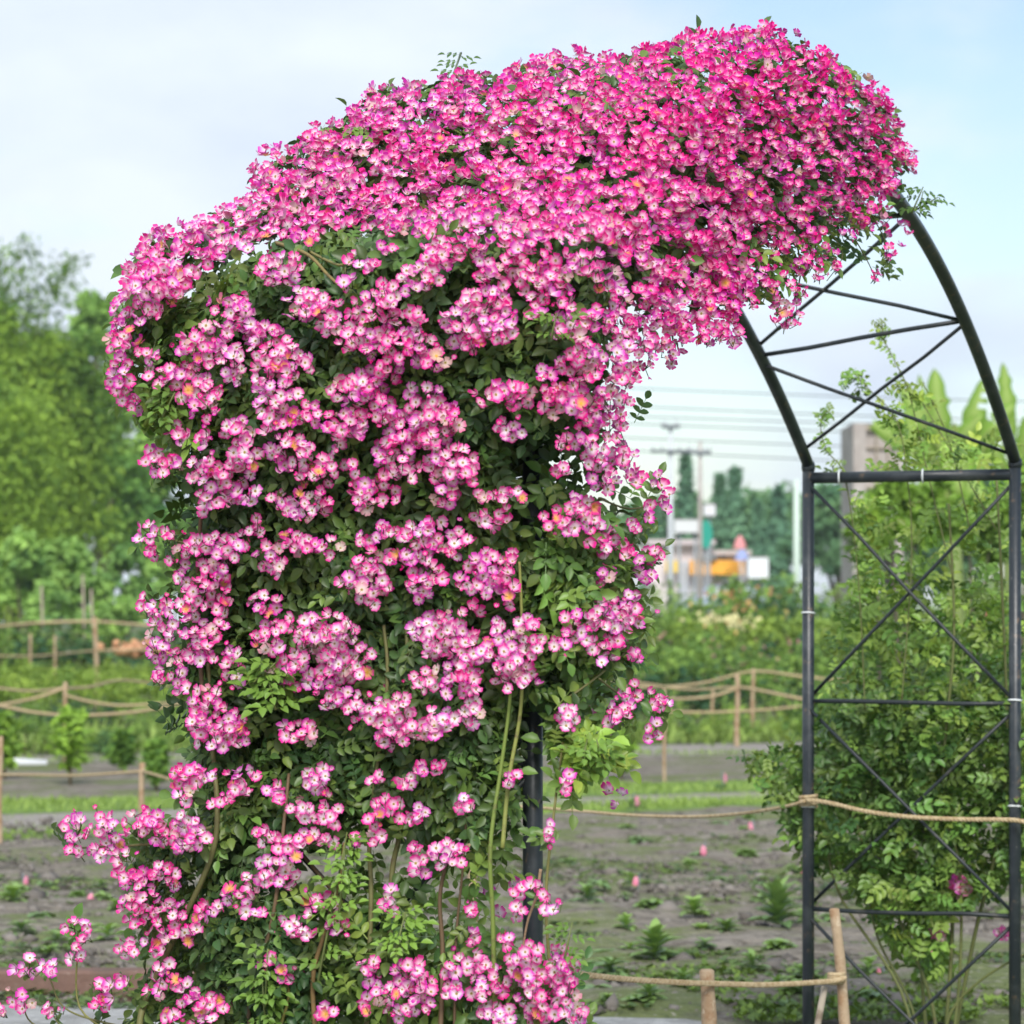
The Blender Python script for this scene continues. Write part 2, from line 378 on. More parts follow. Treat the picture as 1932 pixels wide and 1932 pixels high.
for s_, z, ver in ((.115, ZS-.045, 1), (.42, ZS-.045, 1), (0, 1.66, 0), (0, .965, 0), (WP, 1.355, 0), (WP, .985, 0)):
    mb = MB(); c = AP(s_, 0, z)-AC
    ax = (Vector((0, CA*0, 1)), Vector((-SA, -CA, 0))) if ver else (Vector((CA, -SA, 0)), Vector((-SA, -CA, 0)))
    mb.tube([c + (ax[0]*math.cos(a)+ax[1]*math.sin(a))*(PT*1.06) + (Vector((CA, -SA, 0))*.004*math.sin(a) if ver else Vector((0, 0, .003*math.sin(a)))) for a in np.linspace(0, 6.28, 15)], .0035, 6)
    mb.build('cable_tie', M['tie'], arch)

# ------------------------------------------------------------------ the pink climbing rose
WOBBLE = [(2.1, 11), (6.0, 12)]
def env_depth_raw(uv, d0=.235):
    """depth of the outside of the growth along the sight line through each (u, v): the first place that lies within d0 of the arch"""
    k = (uv[:, 0]-966)/FP; e = (VH-uv[:, 1])/FP
    Ys = np.arange(5.6, 11.6, .025); best = np.full(len(uv), np.nan); fall = np.full(len(uv), 8.0); fb = np.full(len(uv), 9.0)
    for Y in Ys:
        x = k*Y; z = HC + e*Y
        s_ = (x-FX)*CA - (Y-FY)*SA; t = -(x-FX)*SA - (Y-FY)*CA
        p = np.stack([x*1.0, np.full_like(x, 0) + t, z], 1)
        d = d0 + .06*nz3(p, 5.5, 21) + .045*nz3(p, 12, 22)
        inside = (t < SP + d*.9) & (z < hz(t) + d + .02) & (s_ < WP + .10 + d*.4)
        best = np.where(np.isnan(best) & inside, Y, best)
        gap = (z-hz(t)) + np.maximum(0, s_-WP-.15)*3 + np.maximum(0, t-SP-.25)*9 + np.maximum(0, 1.6-t)*2
        fall = np.where(gap < fb, Y, fall); fb = np.minimum(fb, gap)
    return np.where(np.isnan(best), fall, best)
GS = 10.0
_gu, _gv = np.arange(-100, 1901, GS), np.arange(0, 2101, GS)
_U, _V = np.meshgrid(_gu, _gv)
DM = env_depth_raw(np.stack([_U.ravel(), _V.ravel()], 1)).reshape(_U.shape)
for _ in range(3):
    pd = np.pad(DM, 2, mode='edge'); DM = sum(pd[a:a+DM.shape[0], b:b+DM.shape[1]] for a in range(5) for b in range(5))/25
def env_depth(uv):
    a = np.clip((uv[:, 0]+100)/GS, 0, len(_gu)-1.01); b = np.clip(uv[:, 1]/GS, 0, len(_gv)-1.01)
    i, j = a.astype(int), b.astype(int); f, g = a-i, b-j
    return (DM[j, i]*(1-f)+DM[j, i+1]*f)*(1-g) + (DM[j+1, i]*(1-f)+DM[j+1, i+1]*f)*g
def unproj(uv, Y): return np.stack([(uv[:, 0]-966)/FP*Y, Y, HC-(uv[:, 1]-VH)/FP*Y], 1)
def out_normal(p):
    s_ = (p[:, 0]-FX)*CA - (p[:, 1]-FY)*SA; t = -(p[:, 0]-FX)*SA - (p[:, 1]-FY)*CA
    sl = np.where(t < SP, -RISE*2*(t-SP/2)/(SP/2)**2, -9)          # dh/dt
    low = np.clip((ZS+.1-p[:, 2])/.25, 0, 1); sl = sl*(1-low) - 9*low
    nx_, nzv = -sl, np.ones_like(sl); q = np.sqrt(nx_**2+1); nx_ /= q; nzv = nzv/q
    side = np.clip((s_-WP*.5)/WP*1.2, -.9, .9)
    n = np.stack([-SA*nx_ + CA*side, -CA*nx_ - SA*side, nzv], 1)
    return n/np.linalg.norm(n, axis=1, keepdims=True)

ELL = '''233,582,20,13 280,592,37,22 228,622,20,15 310,550,50,22 240,657,32,17 278,674,25,12 225,684,20,13 228,719,22,25 240,746,15,15 253,763,12,10
300,709,32,18 340,701,25,15 370,734,42,27 384,773,25,22 402,748,15,12 384,686,20,18 370,652,37,25 414,627,37,20 434,682,27,37 444,716,15,12 456,582,33,27 409,577,15,15
531,510,47,30 576,577,45,30 469,622,25,20 509,654,45,50 548,686,42,37 499,724,22,22 538,739,27,18 504,773,22,25 543,786,40,22 586,783,17,25 451,816,30,27 518,811,20,12
551,850,42,32 531,883,17,15 337,823,22,22 382,828,15,17 290,868,22,22 297,892,12,12 337,878,17,15 382,878,22,20 464,860,30,30 419,898,60,27 581,898,20,20
671,495,17,15 701,503,10,10 656,535,12,12 728,470,17,10 837,478,40,30 892,463,32,25 914,488,15,12 798,520,45,22 778,540,25,15 932,525,32,22 972,480,30,25 1011,466,22,20
1006,522,45,30 1051,510,25,35 1021,547,30,20 1066,565,22,20 912,572,50,27 949,594,22,20 890,612,62,30 947,627,30,20 865,654,20,15 897,652,12,12 728,555,30,22 703,582,47,25
619,577,27,25 619,605,25,25 753,617,32,22 793,619,12,12 783,590,12,12 664,632,37,22 678,659,20,12 723,647,35,28 783,662,50,27 818,682,25,17 733,696,25,22
666,736,45,30 703,714,30,20 718,751,22,20 716,783,30,20 649,798,42,27 678,820,17,15 634,836,12,20 818,736,15,17 783,740,12,12 815,781,50,32 850,796,20,25 763,796,30,15
753,838,40,25 788,815,15,12 728,850,20,15 818,831,37,22 852,875,50,35 825,895,17,15 877,898,25,15 726,885,15,17 763,883,30,30 659,888,15,15 614,888,25,27 696,912,32,14
949,750,58,24 964,808,27,20 1011,590,17,15 1064,602,14,17 1090,622,20,17 1053,629,10,10 1028,704,15,15 1103,667,32,27 1073,686,20,20 1115,706,25,20 1120,592,25,17
1140,617,20,20 1162,667,27,22 1177,706,15,25 1182,642,18,25 1224,674,12,22 1272,667,13,24 1090,736,42,22 1038,744,15,12 1040,771,15,15 1090,761,40,20 1145,758,27,22
1115,783,25,15 1170,791,12,20 1150,808,20,20 1098,821,30,25 1058,831,15,15 1127,865,32,22 1060,885,15,15 1180,865,22,20 1140,908,27,17 1202,903,20,15 1242,912,13,16
1105,500,32,25 1140,530,30,25 1165,562,22,32 1160,600,15,17 1334,639,10,14 1386,640,8,14 1082,953,15,17 1100,963,25,22 1045,978,22,20 1080,993,15,12 1115,983,20,22
1125,1008,27,22 1150,1020,22,20 1140,1080,14,27 1197,990,9,20 1224,968,10,20 1259,948,8,18 1219,1068,16,28 1182,1038,10,15 1240,1045,8,10 1174,1142,43,25 1132,1162,32,25
1080,1174,20,18 1100,1192,32,18 1162,1189,25,22 1194,1164,24,22 1142,1217,37,15 1055,1212,15,12 1202,1236,10,12 1140,1246,12,10 1192,1306,20,17 1234,1316,17,15 1251,1328,10,12
1152,1348,17,17 1184,1346,12,12 1229,1378,17,20 1073,1356,17,26 399,941,32,17 461,938,32,17 392,955,12,15 275,1008,22,17 325,1008,17,13 292,1040,9,12 337,1055,20,17
367,1028,20,15 404,1055,27,25 399,1025,25,15 345,1087,15,15 402,1080,30,15 377,1112,30,17 419,1120,22,22 364,1140,27,20 414,1145,20,17 444,1025,25,20 444,1048,20,12
479,995,15,20 529,951,22,22 576,956,32,27 509,1050,27,25 521,1075,12,12 551,1025,37,22 586,1035,17,20 280,1135,16,16 283,1157,9,9 317,1152,15,13 310,1195,27,27 300,1227,22,18
325,1247,18,20 300,1276,9,15 332,1276,14,17 347,1296,9,12 369,1189,22,27 407,1187,25,17 384,1212,30,20 369,1237,22,22 399,1239,15,15 437,1229,15,15 441,1249,17,10
437,1286,15,15 499,1140,27,25 509,1204,30,32 558,1174,15,15 588,1174,20,15 581,1209,25,25 558,1247,22,17 531,1271,22,15 548,1291,12,12 590,1284,15,22 389,1321,32,22
412,1363,52,30 377,1361,15,30 407,1393,40,20 449,1393,20,20 566,1383,35,22 614,948,14,22 688,941,27,25 736,938,20,12 840,938,27,20 910,941,15,15 944,938,20,14 974,936,15,13
927,976,37,20 626,1033,20,17 686,1020,12,12 718,1005,17,15 737,1000,12,10 790,1010,30,22 820,1000,20,20 865,1018,20,17 825,1036,15,12 852,1043,17,15 741,1048,15,15
775,1053,17,17 808,1055,12,12 698,1058,25,20 678,1080,20,15 701,1097,37,27 654,1100,15,15 728,1105,15,12 696,1135,17,12 790,1097,25,20 820,1085,25,17 798,1125,12,10
929,1065,30,27 964,1065,12,20 897,1068,15,12 882,1097,22,20 924,1100,32,25 957,1110,17,30 952,1135,14,12 619,1177,27,20 659,1192,22,22 624,1212,32,20 634,1246,37,25
686,1241,22,22 678,1274,20,17 629,1279,32,25 624,1318,27,20 666,1323,27,20 676,1346,15,15 750,1333,27,22 711,1343,20,20 740,1363,42,25 778,1380,30,20 736,1395,30,15
827,1360,37,20 817,1380,20,18 892,1346,20,25 890,1313,20,17 820,1199,45,40 827,1164,20,12 867,1197,25,20 852,1246,40,27 798,1284,25,20 832,1303,17,15 877,1279,32,20
900,1224,22,27 887,1154,20,12 941,1224,25,25 979,1214,17,30 937,1184,15,15 952,1256,30,22 989,1241,20,22 972,1281,45,22 1011,1212,15,15 996,1177,20,15
146,1563,27,27 200,1558,22,25 153,1608,25,14 205,1590,22,20 228,1618,15,12 185,1608,12,12 260,1556,27,22 295,1553,27,22 300,1581,20,15 347,1548,25,15 359,1581,37,25
342,1603,15,12 352,1464,35,20 345,1496,20,20 392,1461,20,12 456,1466,32,20 454,1494,22,12 414,1511,20,12 516,1486,15,15 523,1504,12,12 573,1528,27,22 588,1474,15,22
243,1655,25,20 275,1663,25,20 312,1640,27,15 327,1665,12,10 243,1700,27,15 280,1702,22,15 302,1710,15,12 332,1705,15,12 260,1737,20,15 295,1735,22,12 332,1732,15,15
290,1769,22,15 322,1767,15,12 362,1764,17,15 297,1787,15,10 245,1792,22,17 397,1715,20,15 382,1735,12,12 432,1690,20,15 504,1578,25,15 543,1608,27,27 581,1586,22,17
486,1660,27,17 509,1638,20,20 543,1660,22,20 479,1717,17,22 588,1712,15,20 548,1747,22,17 576,1764,25,12 141,1747,20,12 161,1764,12,15 146,1804,14,17 504,1814,15,12
546,1839,22,15 307,1824,15,15 312,1849,25,12 295,1869,15,15 350,1876,22,22 402,1894,37,20 235,1851,15,12 200,1871,20,20 190,1894,12,15 325,1918,15,12 382,1923,30,14
56,1823,28,17 97,1829,10,8 44,1885,22,20 97,1904,14,8 3,1910,8,10 614,1464,15,17 614,1494,12,20 711,1469,15,12 768,1476,20,15 828,1450,12,8 793,1451,12,8
733,1521,27,17 768,1548,20,12 708,1546,17,15 788,1533,17,17 629,1538,25,17 619,1583,15,15 671,1588,10,12 713,1583,12,15 880,1519,13,15 845,1615,35,25 795,1633,17,18
783,1600,8,8 1036,1573,10,24 1071,1479,10,22 967,1471,12,14 738,1700,15,27 977,1680,13,11 1014,1678,16,17 1039,1707,14,18 979,1720,12,13 887,1720,8,13 889,1769,7,10
619,1712,20,15 634,1752,25,15 954,1774,12,10 703,1819,25,10 698,1846,20,17 773,1836,32,25 743,1869,37,20 793,1861,25,25 788,1899,30,15 698,1896,20,17 753,1909,22,15
845,1836,17,15 852,1871,20,17 887,1819,27,22 914,1836,25,20 910,1871,25,15 947,1861,12,12 977,1817,25,20 1006,1802,20,20 1056,1804,20,20 1001,1846,27,22 1046,1836,22,22
1076,1832,14,22 991,1876,25,20 1031,1881,27,25 1071,1871,15,25 937,1909,40,22 1014,1914,30,20 1064,1909,20,22 616,1904,20,17 1095,1905,10,22
1466,475,20,18 1481,605,22,18 1506,550,14,14 1516,500,22,22 1561,475,18,14 1661,402,22,14 1676,482,8,16 1651,522,9,8 1446,505,14,16 1460,545,12,12 1545,520,10,10 1200,690,10,28 1215,642,14,18 1250,648,10,16 1290,634,12,15 1320,628,10,13 1360,630,12,13 1180,745,12,24 1176,830,14,20 1192,612,14,14 1228,655,10,16 1158,712,16,22 1205,600,12,12
1490,522,20,18 1530,492,18,14 1470,582,16,18 1500,588,15,18 1545,470,20,14 1600,442,20,12 1440,532,12,14 1420,560,10,22 1575,500,9,9 1625,425,18,12 1510,455,22,14 1465,470,18,16 1445,1950,0,0'''
ELL = [tuple(float(q) for q in e.split(',')) for e in ELL.split()][:-1]
CANOPY = [(215, 640), (235, 590), (255, 530), (270, 470), (300, 448), (390, 438), (430, 403), (480, 373), (500, 313), (560, 283), (600, 253), (650, 243), (680, 195), (720, 175),
    (790, 170), (850, 150), (930, 155), (990, 135), (1050, 115), (1150, 120), (1250, 92), (1320, 78), (1400, 80), (1440, 66), (1490, 84), (1560, 112), (1610, 150), (1655, 180), (1685, 222),
    (1695, 262), (1708, 308), (1695, 342), (1650, 352), (1640, 405), (1570, 425), (1540, 440), (1500, 436), (1420, 455), (1400, 470), (1406, 527), (1396, 596), (1384, 622), (1349, 612), (1321, 615),
    (1309, 590), (1264, 625), (1247, 612), (1234, 590), (1209, 565), (1202, 505), (1172, 468), (1120, 450), (1060, 438), (1000, 444), (900, 428), (800, 430), (760, 430), (640, 428),
    (560, 440), (480, 452), (440, 476), (390, 500), (340, 530), (250, 552)]
GAPS = [(1096, 310, 18, 16), (1316, 165, 22, 9), (1426, 205, 10, 20), (1366, 320, 14, 8), (1291, 285, 8, 14), (1411, 325, 14, 12), (1466, 355, 11, 24), (1081, 375, 18, 8), (1216, 395, 18, 14),
    (1326, 415, 12, 10), (1066, 475, 20, 22), (1146, 495, 18, 24), (981, 560, 25, 25), (1181, 540, 16, 28), (1091, 185, 18, 7), (1216, 185, 14, 7), (820, 370, 11, 9), (915, 430, 14, 9),
    (425, 530, 34, 20), (370, 580, 26, 18), (1090, 430, 12, 8), (1260, 470, 10, 20), (1300, 520, 8, 18), (1120, 250, 10, 8), (1500, 260, 8, 12), (700, 300, 10, 7), (600, 370, 10, 7), (1550, 330, 8, 18), (1610, 260, 8, 14)]
def in_gaps(uv, f=1.0):
    r = np.zeros(len(uv), bool)
    for a, b, c, d in GAPS: r |= ((uv[:, 0]-a)/(c*f))**2 + ((uv[:, 1]-b)/(d*f))**2 < 1
    return r
rose = tag(empty('climbing_rose', AP(WP*.5, SP+.05, 0)), 'climbing rose smothered in small pink white-eyed blooms, draped over the near half of the arch', 'rose')
RO = np.array(rose.location)
def flowers_at(mb, uv, lift=0.0, deepness=.4, size=.0148, jitter=.05, tilt=.45, stalk=None):
    Y = env_depth(uv) - lift + rng.normal(0, jitter, len(uv)); p = unproj(uv, Y)
    n = out_normal(p)
    view = -p + np.array([0, 0, HC]); view /= np.linalg.norm(view, axis=1, keepdims=True)
    hi = np.clip((1250-uv[:, 1])/1100, 0, 1)          # the growth on top carries the deeper coloured trusses
    right = np.clip((uv[:, 0]-500)/1000, 0, 1); h_ = np.clip((760-uv[:, 1])/330, 0, 1)[:, None]
    face = n*.55 + view*(.75-.30*h_) + np.array([0, 0, .28])*(1+.9*h_) + rng.normal(0, tilt, (len(uv), 3))
    deep = deepness + .0 + .46*hi*right + .06*hi + rng.normal(0, .05, len(uv))
    add_flowers(mb, p-RO, face, size*rng.uniform(.82, 1.12, len(uv)), deep)
    if stalk is not None:      # thin flower stalks meeting behind the truss
        b = unproj(np.array([stalk]), np.array([Y.mean()+.05]))[0]-RO
        for q, f_ in zip(p-RO, face):
            f_ = f_/np.linalg.norm(f_); q = q + f_*.001
            mb.tube([b, b*.45+q*.55-f_*.012-np.array([0, 0, .004]), q], .0011, 3, (.10, .14, .04), cap=False)
    return p
def fill_ellipse(e, dens=1.0):
    a, b, c, d = e; c, d = c*.95, d*.95; n = max(3, int(math.pi*c*d/245*dens+.5))
    cand = rng.uniform(-1, 1, (n*30+30, 2)); cand = cand[(cand**2).sum(1) < 1]
    pts = [cand[0]]
    for _ in range(n-1):
        q = cand[rng.integers(0, len(cand), 14)]; dd = ((q[:, None, :]-np.array(pts)[None])*np.array([c, d]))**2
        pts.append(q[dd.sum(2).min(1).argmax()])
    pts = np.array(pts); r2 = (pts**2).sum(1)
    return np.stack([a+pts[:, 0]*c, b+pts[:, 1]*d], 1), .05*(1-r2)
order = sorted(range(len(ELL)), key=lambda i: -ELL[i][2]*ELL[i][3])
big = set(order[:100]); rest = MB()
for i, e in enumerate(ELL):
    uv, dome = fill_ellipse(e, 1.08); dp = float(rng.uniform(.12, .5))
    mb = MB() if i in big else rest
    flowers_at(mb, uv, dome+.02, dp, jitter=.022, stalk=(e[0], e[1]+e[3]*.5))
    k = rng.integers(1, 5); bud = np.array([e[0], e[1]]) + rng.normal(0, .62, (k, 2))*np.array([e[2], e[3]]); flowers_at(mb, bud, .05, 1.0, size=.0062, tilt=.7, stalk=(e[0], e[1]+e[3]*.5))
    if i in big: mb.build('flower_cluster', M['petal'], rose)
# the dense head over the arch: trusses at close spacing
def poisson(poly, r, tries):
    q = sample_poly(poly, tries); kept = []; grid = {}
    for p in q:
        g = (int(p[0]//r), int(p[1]//r)); ok = True
        for a in (-1, 0, 1):
            for b in (-1, 0, 1):
                for o_ in grid.get((g[0]+a, g[1]+b), ()):
                    if (o_[0]-p[0])**2 + (o_[1]-p[1])**2 < r*r: ok = False
        if ok: grid.setdefault(g, []).append(p); kept.append(p)
    return np.array(kept)
cc = poisson(CANOPY, 28, 9000); cc = cc[~in_gaps(cc)]
for c in cc:
    k = rng.integers(10, 15); th = rng.uniform(0, 6.28, k); rr_ = np.sqrt(rng.random(k))
    right = np.clip((c[0]-1000)/500, 0, 1)
    dx, dy = np.cos(th)*rr_*(26-6*right), np.sin(th)*rr_*(20+10*right)
    uv = np.stack([c[0]+dx + dy*.55*right, c[1]+dy], 1)
    uv = uv[~in_gaps(uv, .8)]
    if len(uv): flowers_at(rest, uv, .05*(1-rr_[:len(uv)]**2)+float(rng.uniform(-.02, .06)), float(rng.uniform(.10, .60)), jitter=.03, tilt=.5)
# loose sprigs breaking the outline
edge = np.array(CANOPY[:33]); 
for i in range(len(edge)-1):
    for f in np.linspace(0, 1, 1 + int(np.linalg.norm(edge[i+1]-edge[i])/17), endpoint=False):
        p = edge[i]*(1-f) + edge[i+1]*f
        if rng.random() < .75:
            o_ = np.array([0, -1.])*rng.uniform(0, 16); k = rng.integers(1, 5)
            flowers_at(rest, p + o_ + rng.normal(0, 6.5, (k, 2)), 0, float(rng.uniform(.35, .7)), jitter=.05, tilt=.8)
# blooms on the sides of the arch that face away from the camera
def far_side(n):
    t = rng.uniform(.85, SP, n); s_ = rng.uniform(-.12, WP+.1, n); dz = rng.uniform(.04, .17, n)
    fade = np.clip((t-.6)/1.0, 0, 1); s_ = np.where(rng.random(n) < .35, np.where(rng.random(n) < .5, -.13, WP+.1) + rng.normal(0, .03, n), s_)
    dz = np.where((s_ < -.05) | (s_ > WP+.03), rng.uniform(-.25, .12, n), dz)*fade
    p = np.stack([FX+s_*CA-t*SA, FY-s_*SA-t*CA, hz(t)+dz], 1)
    return p
p = far_side(1100); p = p[(-(p[:, 0]-FX)*SA-(p[:, 1]-FY)*CA) > 1.75]
add_flowers(rest, p-RO, out_normal(p)+np.array([0, 0, .3])+rng.normal(0, .4, p.shape), .017*rng.uniform(.8, 1.1, len(p)), rng.uniform(.3, .8, len(p)))
n = 700; s_ = rng.uniform(-.15, WP+.12, n); t = SP - rng.uniform(.10, .26, n); z = rng.uniform(.3, 2.3, n)     # inside face of the near panel
p = np.stack([FX+s_*CA-t*SA, FY-s_*SA-t*CA, z], 1); p = p[nz3(p, 6, 31) > .1]; p = p[p[:, 2] > 1.0]
add_flowers(rest, p-RO, np.array([SA, CA, .2])+rng.normal(0, .4, p.shape), .017*rng.uniform(.8, 1.1, len(p)), rng.uniform(.1, .6, len(p)))
tag(rest.build('blossom', M['petal'], rose), kind='stuff')

# foliage
FOL = [  # polygon, leaves, depth range behind the outside, hue (0 dark, 1 young yellow green)
    ([(390, 900), (380, 800), (300, 770), (330, 640), (440, 560), (480, 500), (560, 455), (700, 440), (1050, 440), (1150, 520), (1150, 600), (1100, 680), (1110, 780), (1030, 900), (1020, 1000),
      (1020, 1180), (1030, 1320), (1000, 1400), (1000, 1560), (900, 1580), (700, 1550), (640, 1560), (520, 1640), (390, 1700), (390, 1500), (385, 1350), (350, 1250), (370, 1100)], 6600, (.0, .30), .12),
    ([(380, 1000), (560, 1000), (1000, 900), (1000, 1500), (640, 1560), (430, 1560), (390, 1300)], 1500, (.02, .2), .12),
    ([(1030, 900), (1120, 940), (1200, 1050), (1210, 1240), (1130, 1300), (1060, 1400), (1050, 1480), (1020, 1520), (1015, 1330)], 330, (-.02, .2), .3),
    ([(1030, 1000), (1180, 1040), (1190, 1120), (1040, 1180)], 120, (0, .2), .35),
    ([(640, 1540), (1000, 1540), (1000, 1600), (960, 1700), (900, 1770), (640, 1830)], 190, (0, .25), .35),
    ([(230, 1940), (290, 1830), (390, 1720), (560, 1700), (640, 1740), (900, 1760), (940, 1820), (1050, 1830), (1060, 1940)], 780, (-.02, .25), .25),
    ([(380, 1700), (560, 1690), (600, 1932), (420, 1932)], 330, (-.04, .05), .0),
    ([(230, 660), (300, 640), (400, 680), (430, 800), (330, 850), (255, 780)], 170, (-.02, .2), .5),
    ([(250, 560), (340, 560), (430, 500), (480, 520), (400, 620), (300, 640), (225, 640)], 150, (.0, .2), .3),
    ([(1180, 540), (1240, 600), (1280, 600), (1250, 630), (1190, 650)], 30, (0, .15), .1),
    ([(1400, 450), (1560, 430), (1650, 360), (1660, 400), (1560, 460), (1470, 560), (1420, 570)], 85, (0, .2), .55),
    ([(1060, 1380), (1150, 1380), (1170, 1440), (1080, 1470)], 70, (-.02, .1), .8),
    ([(240, 1560), (400, 1540), (400, 1800), (260, 1800)], 150, (.0, .15), .25),
    ([(1110, 450), (1210, 465), (1215, 575), (1140, 565)], 80, (.08, .2), .1), (CANOPY, 2600, (.05, .30), .15)]
fol = MB()
def clear_under(p):
    u = 966+FP*p[:, 0]/p[:, 1]; v = VH-FP*(p[:, 2]-HC)/p[:, 1]
    return ((u > 1135) & (u < 1420) & (v > 560) & (v < 880)) | ((u > 1690) & (v > 410))
def leaves(mb, p, n_face, hue, size=1.0, origin=RO, col_lo=(.048, .105, .032), col_hi=(.27, .43, .068)):
    if origin is RO:
        ok = ~clear_under(p) | (rng.random(len(p)) < .12); p, n_face = p[ok], n_face[ok]
    m = len(p)
    if m == 0: return
    fr = rot_frames(n_face, rng.uniform(0, 6.28, m))
    # droop: let the stalk run more downwards / outwards
    h = np.clip(hue + rng.normal(0, .14, m), 0, 1.2)[:, None]
    c = np.array(col_lo)*(1-h) + np.array(col_hi)*h
    c *= rng.uniform(.72, 1.35, (m, 1)); c[:, 0] *= rng.uniform(.85, 1.25, m)
    sc = size*rng.uniform(.75, 1.3, m)
    p = p - fr[:, 0]*(sc*.03)[:, None]
    pick = rng.random(m) < .6
    for q, T in ((pick, LEAF5), (~pick, LEAF7)):
        mb.inst(T, fr[q]*sc[q][:, None, None], p[q]-origin, c[q])
for poly, n, (d0, d1), hue in FOL:
    uv = sample_poly(poly, n)
    if poly is CANOPY: hue_ = hue
    Y = env_depth(uv) + rng.uniform(d0, d1, n) + .02
    keep = np.ones(n, bool)
    # thinner towards the two sky gaps at the upper left
    for a, b, c_, d_ in GAPS[18:20]: keep &= ~((((uv[:, 0]-a)/c_)**2 + ((uv[:, 1]-b)/d_)**2 < 1) & (rng.random(n) < .6))
    uv, Y = uv[keep], Y[keep]; p = unproj(uv, Y)
    nf = out_normal(p)*.9 + np.array([0, -.25, .55]) + rng.normal(0, .55, p.shape)
    q = uv
    thin = (q[:, 1] > 1545) & (q[:, 0] > 600) & (q[:, 0] < 1000) & (q[:, 1] < 1800) & (rng.random(len(q)) < .5)
    p, nf, q = p[~thin], nf[~thin], q[~thin]
    bare = (((q[:, 0] > 955) & (q[:, 0] < 1050) & (q[:, 1] > 1310) & (q[:, 1] < 1740)) | ((np.abs(q[:, 0]-1002) < 44) & (q[:, 1] > 830) & (q[:, 1] < 1060))) & (rng.random(len(q)) < .9)
    leaves(fol, p[~bare], nf[~bare], hue)
# inside and far side
p = far_side(900); p[:, 2] -= .1; p = p[(-(p[:, 0]-FX)*SA-(p[:, 1]-FY)*CA) > 2.0]; leaves(fol, p, out_normal(p)+rng.normal(0, .5, p.shape), .1)
n = 1500; s_ = rng.uniform(-.12, WP+.1, n); t = SP - rng.uniform(-.05, .25, n); z = rng.uniform(1.4, 2.4, n)
p = np.stack([FX+s_*CA-t*SA, FY-s_*SA-t*CA, z], 1); leaves(fol, p, np.array([SA*.5, CA*.5, .6])+rng.normal(0, .6, p.shape), .1)
# every outlying truss has its own leaves; pale young shoots
for e in ELL:
    if rng.random() < ((.75 if e[0] < 1020 or e[1] > 950 else .2) if e[1] < 1500 else .5):
        k = 3 if e[1] < 1500 else 2; uv = np.array([e[0], e[1]+e[3]*.6]) + rng.normal(0, 1, (k, 2))*np.array([e[2]*.7, e[3]*.6])
        p = unproj(uv, env_depth(uv)+.05); leaves(fol, p, out_normal(p)+np.array([0, -.3, .3])+rng.normal(0, .5, p.shape), .25, .9)
tag(fol.build('foliage', M['leaf'], rose), kind='stuff')

